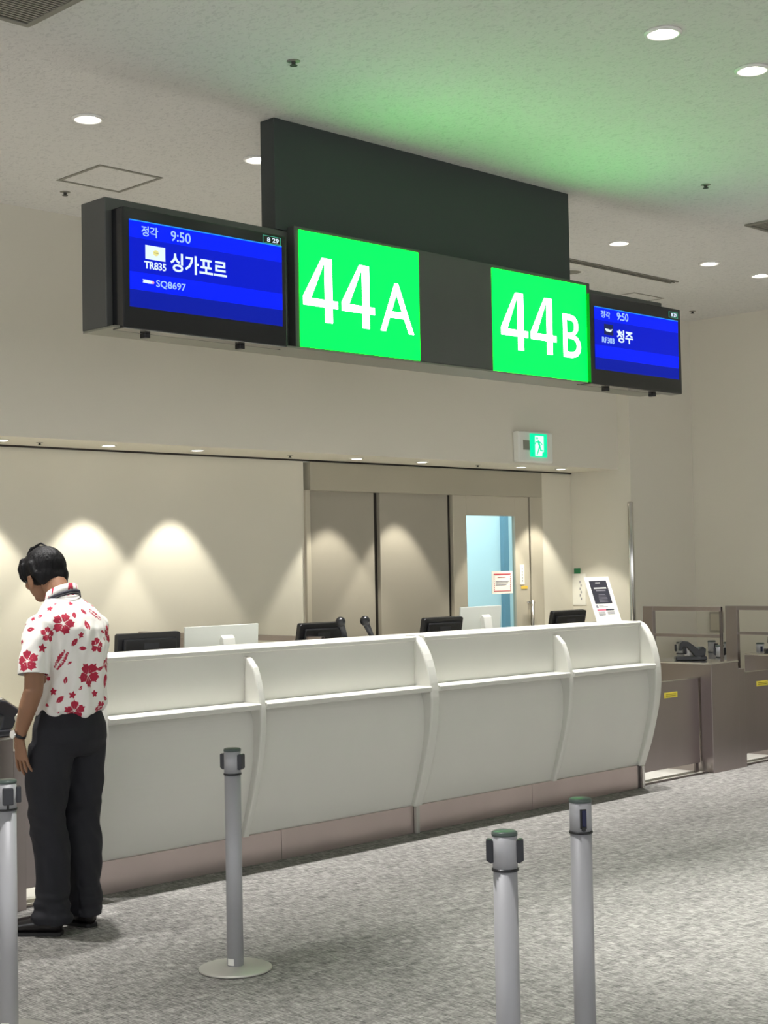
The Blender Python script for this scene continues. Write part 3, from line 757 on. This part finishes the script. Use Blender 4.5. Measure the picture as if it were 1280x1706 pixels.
# ------------------------------------------------------------------ stanchions
def make_post(kind):
    t = thing('stanchion', 'x', 'barrier post', (0, 0, 0), 0, 'grey belt barrier posts')
    part('base_plate', lathe([(0, 0), (.140, 0), (.146, .003), (.146, .007), (.140, .011), (.05, .016), (.036, .018), (0, .018)], n=48), m_alub, t, True, absolute=False)
    part('pole', lathe([(0, .016), (.0325, .016), (.0325, .768), (0, .768)], n=32), m_alu, t, True, absolute=False)
    part('collar_ring', lathe([(0, .766), (.0355, .766), (.0365, .769), (.0355, .773), (0, .773)], n=32), m_dark, t, True, absolute=False)
    part('head', lathe([(0, .772), (.0335, .772), (.0335, .860), (0, .860)], n=32), m_alu, t, True, absolute=False)
    part('cap', lathe([(0, .859), (.0345, .859), (.0350, .863), (.0345, .868), (.030, .871), (0, .872)], n=32), m_cap, t, True, absolute=False)
    if kind == 'clips':
        for s in (-1, 1):
            bm = prism([(s*.030, .789), (s*.030, .846), (s*.044, .850), (s*.050, .847), (s*.050, .794), (s*.038, .786)], 'y', -.014, .014, None, .002)
            part('belt_clip', bm, m_dark2, t, absolute=False)
    elif kind == 'slot':
        part('belt_slot', B(-.010, .010, -.0352, -.030, .783, .842, .001), m_dark, t, absolute=False)
        part('belt_end', B(-.004, .008, -.0395, -.034, .790, .838, .002), m_blue, t, absolute=False)
        part('belt_tab', B(-.006, .006, -.040, -.033, .776, .790, .002), m_dark, t, absolute=False)
    else:
        bm = B(-.018, .018, -.052, -.028, .788, .846, .004); part('belt_clip', bm, m_dark2, t, absolute=False)
        bm = B(.030, .048, -.014, .014, .790, .846, .003); part('belt_clip', bm, m_dark2, t, absolute=False)
        part('belt_tab', B(-.004, .004, -.038, -.030, .772, .790, .001), m_dark, t, absolute=False)
    part('base_sticker', lathe([(.0328, .03), (.0330, .03), (.0330, .058), (.0328, .058)], n=32), m_macw, t, absolute=False) if False else None
    return t
# unlabelled direction: rz turns the clips (local x axis)
A1 = make_post('clips'); A1.location = (3.745, 4.672, 0); A1.rotation_euler = (0, 0, radians(-70)); A1['label'] = 'belt barrier post with round base standing before the counter, left of centre'
A2 = dup(A1, (3.031, 2.631, 0), radians(-49), 'nearest barrier post with black clips on both sides and green-grey cap')
Bp = make_post('slot'); Bp.location = (3.598, 2.818, 0); Bp.rotation_euler = (0, 0, radians(-38)); Bp['label'] = 'near barrier post with a dark blue belt slot facing the camera'
Cp = make_post('front'); Cp.location = (2.697, 4.607, 0); Cp.rotation_euler = (0, 0, radians(-24)); Cp['label'] = 'barrier post cut by the left edge of the photo'
def sticker(t, ang0):
    bm = bmesh.new(); r = .0332; n = 6; a0 = ang0-.45; v = []
    for i in range(n+1):
        a = a0+.9*i/n; v.append((bm.verts.new((r*cos(a), r*sin(a), .022)), bm.verts.new((r*cos(a), r*sin(a), .048))))
    for p, q in zip(v, v[1:]): bm.faces.new((p[0], q[0], q[1], p[1]))
    r2 = bmesh.ops.extrude_face_region(bm, geom=bm.faces[:])
    for g in r2['geom']:
        if isinstance(g, bmesh.types.BMVert): g.co.x *= 1.012; g.co.y *= 1.012
    part('base_sticker', bm, m_macw, t, absolute=False, label='white sticker')
sticker(A1, radians(-130)+radians(70)-.6); sticker(Cp, radians(-125)+radians(5))
far = [((11.04, 7.5), 'A', 'far barrier post behind the black reader, left of its cluster'), ((10.75, 7.22), 'A', 'far barrier post directly behind the black reader'),
       ((10.37, 6.87), 'C', 'far barrier post peeking out right above the black reader'), ((11.35, 7.38), 'C', 'far barrier post just right of the black reader'),
       ((10.76, 6.92), 'A', 'far barrier post second right of the black reader'), ((11.21, 7.13), 'C', 'far barrier post in front of the light rail post'),
       ((11.23, 6.82), 'B', 'far barrier post above the second pod at the right edge')]
for i, ((x, y), k, lab) in enumerate(far):
    dup({'A': A1, 'B': Bp, 'C': Cp}[k], (x, y, 0.004), radians((-60, -20, -35, 10, -50, -28, -40)[i]), lab)

# ------------------------------------------------------------------ man
man = thing('person', 'man in white shirt with red flower print, head bowed, standing at the left gate pod', 'person', (3.69, 5.76, 0), radians(8))
def V(*a): return Vector(a)
HC = V(0.004, .168, 1.580); hp = radians(22)
HU = V(0, sin(hp), cos(hp)); HF = V(0, cos(hp), -sin(hp)); HX = V(1, 0, 0)
def H(x, f, u): return HC + HX*x + HF*f + HU*u
def body():
    bm = bmesh.new()
    # skull, jaw, neck
    ball(H(0, -.005, .012), (.076, .096, .092), (HX, HF, HU), 28, bm)
    ball(H(0, .030, -.045), (.060, .062, .068), (HX, HF, HU), 24, bm)
    ball(H(0, .058, -.092), (.030, .028, .024), (HX, HF, HU), 16, bm)          # chin
    tube([H(0, .086, .010), H(0, .104, -.028), H(0, .098, -.040)], [.008, .014, .012], 12, bm)     # nose
    for s in (-1, 1):
        ball(H(s*.010, .098, -.038), (.008, .010, .008), (HX, HF, HU), 10, bm)
        ball(H(s*.036, .070, -.030), (.022, .022, .020), (HX, HF, HU), 14, bm)  # cheek
        tube([H(s*.014, .089, .018), H(s*.044, .078, .020)], .007, 10, bm)      # brow
        ball(H(s*.087, .002, -.040), (.008, .018, .030), (HX, (HF*.94+HU*.2).normalized(), HU), 16, bm)   # ear
        tube([H(s*.086, .014, -.055), H(s*.093, .004, -.014), H(s*.096, -.014, -.018), H(s*.091, -.012, -.052), H(s*.084, .004, -.068)], [.004, .005, .005, .005, .006], 8, bm)
    tube([H(-.020, .088, -.063), H(0, .094, -.062), H(.020, .088, -.063)], [.004, .007, .004], 10, bm)
    tube([H(-.018, .086, -.073), H(0, .091, -.073), H(.018, .086, -.073)], [.004, .007, .004], 10, bm)
    tube([(0, .015, 1.38), (0, .040, 1.46), (0, .095, 1.535)], [.060, .055, .056], 20, bm)
    # trunk and hips (under the clothes)
    X, Yv = V(1, 0, 0), V(0, 1, 0)
    loft([((0, 0, .86), .13, .09, X, Yv), ((0, -.01, .93), .155, .105, X, Yv), ((0, 0, 1.05), .140, .095, X, Yv), ((0, 0, 1.2), .150, .100, X, Yv),
          ((0, .0, 1.33), .150, .090, X, Yv), ((0, .01, 1.39), .120, .070, X, Yv), ((0, .02, 1.44), .08, .055, X, Yv)], 24, bm)
    # legs
    for s, kx, kn, an in ((-1, -.11, .02, (-.125, -.015)), (1, .075, .02, (.068, .0))):
        tube([(s*.085, 0, .90), (kx, kn, .50), (an[0], an[1]-.01, .28), (an[0], an[1], .06)], [.085, .055, .050, .036], 16, bm)
        tube([(an[0], an[1], .06), (an[0]+(-.03 if s < 0 else .005), an[1]+.07, .045)], [.030, .020], 12, bm)
    # arms
    tube([(-.140, 0, 1.355), (-.195, -.012, 1.25), (-.240, -.05, 1.075)], [.050, .048, .041], 18, bm)
    tube([(-.240, -.05, 1.075), (-.248, -.02, 1.00), (-.242, .045, .872), (-.240, .05, .855)], [.042, .041, .028, .027], 18, bm, (0, 1, 0), [1, .95, .75, .72])
    tube([(.140, .01, 1.355), (.180, .05, 1.25), (.200, .10, 1.11)], [.055, .050, .041], 18, bm)
    tube([(.200, .10, 1.11), (.190, .15, 1.07), (.155, .26, .995), (.150, .275, .985)], [.042, .041, .028, .026], 18, bm)
    def hand(w, ax, side, nrm, thumb_side, curl, size=1.0, spread=.05):
        """w wrist; ax finger direction; side across the palm towards the index; nrm back of the hand"""
        w, ax, side, nrm = Vector(w), Vector(ax).normalized(), Vector(side).normalized(), Vector(nrm).normalized()
        loft([(w, .024, .018, side, nrm), (w+ax*.03, .032, .016, side, nrm), (w+ax*.06, .040, .0145, side, nrm), (w+ax*.088, .039, .012, side, nrm), (w+ax*.097, .034, .009, side, nrm)], 18, bm)
        for k, (o, ln, r) in enumerate(((.034, .078, .0082), (.0115, .088, .0084), (-.012, .082, .0082), (-.035, .066, .0072))):
            b = w + ax*(.088-abs(o)*.12) + side*o
            d = (ax + side*(o*spread*130) - nrm*curl*.25).normalized()
            d2 = (d - nrm*curl*.55).normalized(); d3 = (d2 - nrm*curl*.6).normalized()
            p1 = b + d*ln*.45; p2 = p1 + d2*ln*.32; p3 = p2 + d3*ln*.22
            tube([b - d*.018, p1, p2, p3], [r*1.1, r, r*.95, r*.82], 10, bm)
        tb = w + ax*.025 + side*.026*thumb_side - nrm*.004
        t1 = tb + (ax*.75+side*.75*thumb_side-nrm*.35).normalized()*.038; t2 = t1 + (ax*.95+side*.3*thumb_side-nrm*.35).normalized()*.030; t3 = t2+(ax-nrm*.25).normalized()*.020
        tube([tb, t1, t2, t3], [.014, .0115, .0105, .009], 12, bm)
    hand((-.240, .048, .862), (.16, .05, -1), (0.06, 1, .05), (-1, .08, -.15), 1, .35)
    hand((.152, .270, .988), (-.15, .95, -.25), (-.98, -.15, .02), (-.1, .15, 1), 1, .75)
    return bm
bm = remesh(body(), .0042, 3, .5)
part('body', bm, m_skin, man, True, absolute=False, label='bare forearm, hand, neck and face')
for s in (-1, 1):
    part('eye', ball(H(s*.030, .080, -.004), (.0125, .0125, .0105), (HX, HF, HU), 16), m_wht, man, True, absolute=False)
    part('eyebrow', tube([H(s*.014, .096, .021), H(s*.030, .094, .026), H(s*.046, .083, .021)], [.002, .0035, .002], 8), m_hair, man, True, absolute=False)
# hair
bm = bmesh.new()
ball(H(0, -.014, .022), (.093, .108, .098), (HX, HF, HU), 28, bm)
ball(H(0, -.055, -.030), (.078, .056, .068), (HX, HF, HU), 24, bm)
ball(H(0, .050, .040), (.080, .056, .058), (HX, HF, HU), 24, bm)
for s in (-1, 1):
    tube([H(s*.076, .030, .045), H(s*.078, .040, .010), H(s*.070, .046, -.024)], [.022, .017, .006], 12, bm, flat=.7)
    tube([H(s*.082, -.030, .03), H(s*.082, -.040, -.02), H(s*.068, -.050, -.065)], [.022, .020, .010], 12, bm)
for x in (-.066, -.05, -.033, -.016, 0, .016, .033, .05, .066):      # fringe falling over the forehead
    g = math.sqrt(1-(x/.092)**2)
    tube([H(x*.9, .066*g, .072), H(x, .094*g, .045), H(x*1.02, .102*g, .010), H(x*1.02, .104*g, -.012+abs(x)*.1)], [.020, .018, .012, .004], 10, bm)
hb = remesh(bm, .005, 3, .5)
for v in hb.verts:
    n = v.normal; q = v.co
    v.co += n*(.0022*noise.noise(Vector((q.x*70, q.y*70, q.z*16))) + .0022*noise.noise(q*26))
tube([H(-.02, .010, .110), H(-.010, -.012, .132), H(0, -.035, .134), H(.008, -.055, .112)], [.006, .0055, .0045, .003], 8, hb)
tube([H(-.03, .030, .104), H(-.02, .012, .126), H(-.005, -.012, .128), H(.0, -.04, .108)], [.010, .010, .008, .004], 8, hb)
part('hair', hb, m_hair, man, True, absolute=False)

# shirt
X, Yv = V(1, 0, 0), V(0, 1, 0)
bm = bmesh.new()
T_ = .010
loft([((T_, .002, .950), .146, .108, X, Yv), ((T_, 0, .958), .164, .124, X, Yv), ((T_, -.004, .988), .174, .136, X, Yv), ((T_, -.006, 1.04), .164, .132, X, Yv), ((T_, -.010, 1.14), .158, .132, X, Yv),
      ((T_, -.016, 1.25), .165, .134, X, Yv), ((.004, -.014, 1.33), .172, .126, X, Yv), ((0, -.004, 1.385), .164, .107, X, Yv), ((0, .008, 1.43), .128, .086, X, Yv), ((0, .026, 1.462), .084, .068, X, Yv), ((0, .034, 1.478), .068, .062, X, Yv)], 40, bm, .93)
tube([(-.110, 0, 1.352), (-.150, -.002, 1.338), (-.192, -.012, 1.27), (-.218, -.024, 1.19), (-.228, -.032, 1.135)], [.068, .073, .068, .064, .063], 28, bm, (0, 1, 0), 1.0, False)
tube([(.110, 0, 1.352), (.148, .012, 1.338), (.176, .040, 1.27), (.192, .075, 1.19), (.198, .096, 1.14)], [.068, .073, .068, .066, .066], 28, bm, (0, 1, 0), 1.0, False)
sh = remesh(bm, .0052, 6, .5)
# open the sleeve ends so that the arm comes out of a hollow cuff
for a, b in ((V(-.218, -.024, 1.19), V(-.228, -.032, 1.135)), (V(.192, .075, 1.19), V(.198, .096, 1.14))):
    d = (b-a).normalized(); cut = b - d*.006; s = 1 if b.x > 0 else -1
    near = []
    for f in sh.faces:
        r = f.calc_center_median()-b; ax_ = r.dot(d)
        if -.03 < ax_ < .05 and (r-d*ax_).length < .085 and (s*f.calc_center_median().x > (.160 if s < 0 else .152) or ax_ > -.004 and (r-d*ax_).length < .062): near.append(f)
    gm = list(set(near) | {e for f in near for e in f.edges} | {v for f in near for v in f.verts})
    bmesh.ops.bisect_plane(sh, geom=gm, plane_co=cut, plane_no=d, clear_outer=True)
for v in sh.verts:
    q = v.co; n = v.normal
    t = abs(q.x)
    fold = 0
    if t < .20 or q.z > 1.36:
        k = max(0, min(1, (1.40-q.z)/.15))
        fold = .017*noise.noise(Vector((q.x*13+q.z*4, q.y*13, q.z*3.5)))*k + .012*noise.noise(Vector((q.x*30-q.z*7, q.y*30, q.z*7)))*k
        fold += .005*math.exp(-((q.z-.985)/.03)**2)*noise.noise(Vector((q.x*22, q.y*22, 3)))*2.2
        fold += .004*math.sin((q.x*1.0+q.z*.55)*46+1.2)*math.exp(-((q.x+.02)/.10)**2)*math.exp(-((q.z-1.20)/.14)**2)*(1 if q.y < 0 else .4)
    else:
        fold = .008*noise.noise(Vector((q.x*18, q.y*18+q.z*9, q.z*10)))
    v.co += n*fold
# printed motifs: signed distance stored per vertex, coloured by the cloth material
bvh = BVHTree.FromBMesh(sh)
vd = V(.648, .761, 0); sr = V(.761, -.648, 0)
def petal(p, R, rot, n=5):
    r = p.length; a = math.atan2(p.y, p.x)-rot
    ca = abs(cos(n*a/2))
    edge = R*(.52+.48*ca**.42)*(1+.07*sin(16*a+1)+.05*sin(27*a))
    d = edge - r
    # pale veins and centre
    vein = abs(sin(n*a/2))
    if r < R*.62 and r > R*.06: d = min(d, (1-ca)*R*.0 + abs((((a*n/(2*pi)) + .5) % 1) - .0)*r*1.2 - .0015 if (((a*n/(2*pi))+.5) % 1) < .5 else (1-(((a*n/(2*pi))+.5) % 1))*r*1.2-.0015)
    cv = abs(((a*n/(2*pi)) % 1) - .0); cv = min(cv, 1-cv)
    if r < R*.55: d = min(d, cv*r*1.3-.0006)
    return min(d, r-R*.07)
def star(p, R, rot):
    r = p.length; a = (math.atan2(p.y, p.x)-rot) % (2*pi/5); a = abs(a-pi/5)/(pi/5)
    return R*(.45+.55*a**1.2) - r
def leafm(p, R, rot, asp=.5):
    c, s_ = cos(rot), sin(rot); u = p.x*c+p.y*s_; w = -p.x*s_+p.y*c
    k = 1-(u/R)**2
    d = (R*asp*k if k > 0 else 0) - abs(w)
    d = d if abs(u) < R else R-abs(u)
    return min(d, abs(w)+ (0 if u < R*.2 else .01) - .0009)
def fern(p, R, rot):
    c, s_ = cos(rot), sin(rot); u = p.x*c+p.y*s_; w = -p.x*s_+p.y*c
    best = -.01
    for i in range(-3, 4):
        for s in (-1, 1):
            L = R*(.34-.035*abs(i)); cxu = i*R*.26; q = Vector((u-cxu-L*.45, w-s*L*.62))
            best = max(best, leafm(q, L*.75, s*.85, .50))
    return best
FN = {'h': petal, 's': star, 'l': leafm, 'f': fern}
K = 6.4
MO = [('h', 345, 575, 112, .5), ('h', 705, 215, 112, 1.2), ('h', 550, 320, 80, .2), ('h', 950, 750, 128, .9), ('h', 1045, 450, 80, .1), ('h', 805, 1105, 105, .4), ('h', 1060, 1095, 70, .8), ('h', 1130, 650, 60, .3),
      ('s', 570, 65, 40, .3), ('s', 495, 455, 52, .1), ('s', 880, 340, 38, .5), ('s', 460, 750, 48, .2), ('s', 550, 775, 36, .6), ('s', 595, 905, 46, .4), ('s', 790, 945, 46, .1), ('s', 1010, 950, 44, .3), ('s', 405, 162, 32, .9), ('s', 780, 20, 36, .2), ('s', 300, 740, 36, .2),
      ('l', 325, 195, 44, .9), ('l', 475, 137, 42, 1.4), ('l', 380, 267, 48, .1), ('l', 815, 410, 52, .9), ('l', 815, 137, 46, 1.2), ('l', 945, 245, 62, 1.6), ('l', 895, 475, 44, 0), ('l', 910, 105, 44, -1.), ('l', 665, 985, 54, .8), ('l', 720, 795, 42, 1.4),
      ('l', 1130, 840, 80, 1.4), ('l', 1100, 320, 34, -.4), ('l', 765, 615, 26, .3), ('l', 535, 1140, 24, .2), ('l', 1075, 695, 42, .5), ('l', 1000, 50, 34, -.6), ('l', 530, 1040, 34, -.4), ('l', 640, 1115, 22, 0), ('l', 870, 880, 30, 1.0), ('l', 1120, 395, 28, 1.5), ('l', 620, 20, 26, .4),
      ('f', 670, 600, 120, 1.0), ('f', 1040, 150, 100, 2.3), ('h', 690, -115, 60, .3), ('l', 860, -80, 30, -.5)]
placed = []
for k, zx, zy, R, rot in MO:
    px = zx/K; py = 1000+zy/K
    s_ = (px-118)*.00275; z_ = 1.713-(py-905)*.002755
    hit = bvh.ray_cast(sr*s_ - vd*2 + V(0, 0, z_), vd)
    if hit[0] is None:
        continue
    placed.append((k, hit[0], hit[1], R/K*.00275, rot))
rnd = random.Random(11)
for _ in range(260):      # the sides the photo does not show
    ang = rnd.uniform(0, 2*pi); z_ = rnd.uniform(.97, 1.45); dd = V(cos(ang), sin(ang), 0)
    if rnd.random() < .35:
        s = 1 if rnd.random() < .75 else -1; org = V(s*.225, 0, rnd.uniform(1.15, 1.40)); hit = bvh.ray_cast(org + dd*.5, -dd)
    else: hit = bvh.ray_cast(V(0, 0, z_)+dd, -dd)
    if hit[0] is None or hit[1].dot(-vd) > .25: continue
    k = rnd.choice('hhsslllf'); R = {'h': rnd.uniform(.03, .05), 's': .018, 'l': .02, 'f': .045}[k]
    if any((p[1]-hit[0]).length < (p[3]+R)*.85 for p in placed): continue
    placed.append((k, hit[0], hit[1], R, rnd.uniform(0, 6)))
lay = sh.verts.layers.float.new('print')
for v in sh.verts: v[lay] = -.01
from mathutils.kdtree import KDTree
kd = KDTree(len(sh.verts)); sh.verts.ensure_lookup_table()
for i, v in enumerate(sh.verts): kd.insert(v.co, i)
kd.balance()
for k, c, n, R, rot in placed:
    u = V(0, 0, 1).cross(n); u = u.normalized() if u.length > .05 else V(1, 0, 0); w = n.cross(u)
    for co, i, dist in kd.find_range(c, R*1.35+.012):
        v = sh.verts[i]
        if v.normal.dot(n) < .2: continue
        r = co-c; p = Vector((r.dot(u), r.dot(w)))
        if p.length > 1e-6: p = p*(r.length/p.length)
        v[lay] = max(v[lay], max(-.01, min(.01, FN[k](p, R, rot))))
m_shirt = mat('printed_shirt_cotton', '#e6e3dc', .85, bump=.1, bump_scale=500); nt = m_shirt.node_tree; pb = nt.nodes['Principled BSDF']
at = nt.nodes.new('ShaderNodeAttribute'); at.attribute_name = 'print'
mr = nt.nodes.new('ShaderNodeMapRange'); mr.inputs['From Min'].default_value = -.0004; mr.inputs['From Max'].default_value = .0006
mxn = nt.nodes.new('ShaderNodeMix'); mxn.data_type = 'RGBA'
mxn.inputs['A'].default_value = lin('#efece6'); mxn.inputs['B'].default_value = lin('#b02440')
nt.links.new(at.outputs['Fac'], mr.inputs['Value']); nt.links.new(mr.outputs[0], mxn.inputs['Factor']); nt.links.new(mxn.outputs['Result'], pb.inputs['Base Color'])
so = part('shirt', sh, m_shirt, man, True, absolute=False, label='white short-sleeved shirt printed with red hibiscus flowers')
md = so.modifiers.new('thick', 'SOLIDIFY'); md.thickness = .0015; md.offset = 0
# collar, lanyard
def ring_band(cz, cy, a, b, h, tilt, thick, flare=1.05, gap=None, bm=None, n=40):
    nb = bmesh.new(); rows = []
    for i in range(n):
        t = 2*pi*i/n
        x, y = a*cos(t), b*sin(t)
        z = cz - y*tilt
        rows.append([nb.verts.new((x*flare, cy+y*flare, z)), nb.verts.new((x, cy+y, z+h)), nb.verts.new((x-thick*cos(t), cy+y-thick*sin(t), z+h)), nb.verts.new((x*flare-thick*cos(t), cy+y*flare-thick*sin(t), z))])
    for i in range(n):
        p, q = rows[i], rows[(i+1) % n]
        for k in range(4): nb.faces.new((p[k], q[k], q[(k+1) % 4], p[(k+1) % 4]))
    return merge(bm, nb)
cl = ring_band(1.450, .044, .070, .070, .054, .45, .003, 1.12)
lay2 = None
col_o = part('collar', cl, m_shirt, man, True, absolute=False)
at2 = col_o.data.attributes.new('print', 'FLOAT', 'POINT')
for i, v in enumerate(col_o.data.vertices): at2.data[i].value = .005 if noise.noise(v.co*75) > .18 else -.005
bm = ring_band(1.446, .040, .081, .082, .022, .48, .0025, 1.04)
lan = part('lanyard', bm, mat('navy_lanyard', '#22222e', .6), man, True, absolute=False)
bm = ring_band(1.452, .040, .0805, .0822, .004, .48, .0028, 1.04)
part('lanyard_stripe', bm, m_alub, lan, True, absolute=False)
bm = tube([(-.055, .10, 1.41), (-.03, .115, 1.30), (0, .13, 1.17)], .004, 8, hint=(1, 0, 0)); tube([(.055, .10, 1.41), (.03, .115, 1.30), (0, .13, 1.17)], .004, 8, bm)
part('lanyard_strap', bm, mat('navy_strap', '#22222e', .6), man, True, absolute=False)
# trousers
bm = bmesh.new()
loft([((0, .002, 1.005), .148, .103, X, Yv), ((0, 0, .96), .160, .115, X, Yv), ((-.008, -.012, .90), .182, .130, X, Yv), ((-.010, -.014, .84), .186, .132, X, Yv), ((-.010, -.004, .79), .178, .120, X, Yv), ((0, 0, .77), .150, .105, X, Yv)], 32, bm)
LEG = {-1: [(-.104, -.002, .82), (-.114, .008, .68), (-.118, .016, .52), (-.112, -.002, .36), (-.116, -.018, .20), (-.118, -.016, .095), (-.118, -.014, .052)],
       1: [(.080, -.002, .82), (.076, .004, .68), (.072, .012, .52), (.070, -.006, .36), (.068, -.010, .20), (.067, -.012, .095), (.067, -.010, .052)]}
for s in (-1, 1):
    tube(LEG[s], [.096, .094, .086, .084, .076, .080, .084], 26, bm, (1, 0, 0), [1.12, 1.05, 1.02, 1.0, 1.0, 1.05, 1.08], False)
tr = remesh(bm, .0075, 5, .5)
for v in tr.verts:
    q = v.co; n = v.normal
    k = max(0, min(1, (.86-q.z)/.2))
    low = math.exp(-((q.z-.12)/.09)**2); knee = math.exp(-((q.z-.50)/.10)**2)
    f = .013*noise.noise(Vector((q.x*10+q.z*3, q.y*10, q.z*4)))*k + .015*low*noise.noise(Vector((q.x*9, q.y*9, q.z*30+(5 if q.x > 0 else 0)))) + .012*knee*noise.noise(Vector((q.x*8, q.y*8, q.z*22+3)))
    f += .007*noise.noise(Vector((q.x*22+q.z*10, q.y*22, q.z*8)))*k
    v.co += n*f
part('trousers', tr, m_trou, man, True, absolute=False, label='loose dark navy trousers')
# shoes
def shoe(hx, hy, ang, name='shoe'):
    d = V(-sin(ang), cos(ang), 0); w = V(cos(ang), sin(ang), 0); c = V(hx, hy, 0); up_ = V(0, 0, 1)
    bm = loft([(c+d*.004+up_*.045, .022, .028, w, up_), (c+d*.02+up_*.050, .034, .040, w, up_), (c+d*.07+up_*.052, .038, .044, w, up_), (c+d*.12+up_*.048, .040, .038, w, up_), (c+d*.18+up_*.042, .048, .032, w, up_),
               (c+d*.235+up_*.034, .046, .025, w, up_), (c+d*.272+up_*.027, .032, .015, w, up_), (c+d*.286+up_*.025, .014, .009, w, up_)], 20)
    o = part(name, bm, m_shoe, man, True, absolute=False)
    nb = bmesh.new(); out = []
    prof = [(0, .022), (.012, .032), (.06, .036), (.10, .037), (.14, .041), (.19, .047), (.24, .044), (.275, .031), (.290, .010)]
    pts = [c+d*a+w*b for a, b in prof] + [c+d*a-w*b for a, b in reversed(prof)]
    bm = prism([(p.x, p.y) for p in pts], 'z', .001, .016); part('sole', bm, m_sole, o, absolute=False)
shoe(-.108, -.064, radians(29)); shoe(.066, -.072, radians(2))
# watch
wd = V(.0, .40, -1).normalized(); wc = V(-.241, .046, .880)
u, v_ = frame_from(wd, (0, 1, 0))
bm = bmesh.new(); n = 28
rows = []
for i in range(n):
    t = 2*pi*i/n; dr = u*cos(t)*.034 + v_*sin(t)*.0275
    dn = dr.normalized()
    rows.append([bm.verts.new(wc+dr+wd*.008), bm.verts.new(wc+dr-wd*.008), bm.verts.new(wc+dr-dn*.003-wd*.008), bm.verts.new(wc+dr-dn*.003+wd*.008)])
for i in range(n):
    p, q = rows[i], rows[(i+1) % n]
    for k in range(4): bm.faces.new((p[k], q[k], q[(k+1) % 4], p[(k+1) % 4]))
wt = part('watch_strap', bm, m_dark, man, True, absolute=False)
dn = V(-1, .08, .08).normalized(); a_, b_ = frame_from(dn, (0, 0, 1))
m4 = Matrix((a_, b_, dn)).transposed().to_4x4()
part('watch_case', lathe([(0, 0), (.019, 0), (.0205, .003), (.020, .007), (.017, .008), (0, .009)], wc+dn*.030, 28, None, m4), m_chrome, wt, True, absolute=False)
part('watch_dial', lathe([(0, 0), (.0165, 0), (.0165, .001), (0, .001)], wc+dn*.0382, 28, None, m4), m_wht, wt, absolute=False)
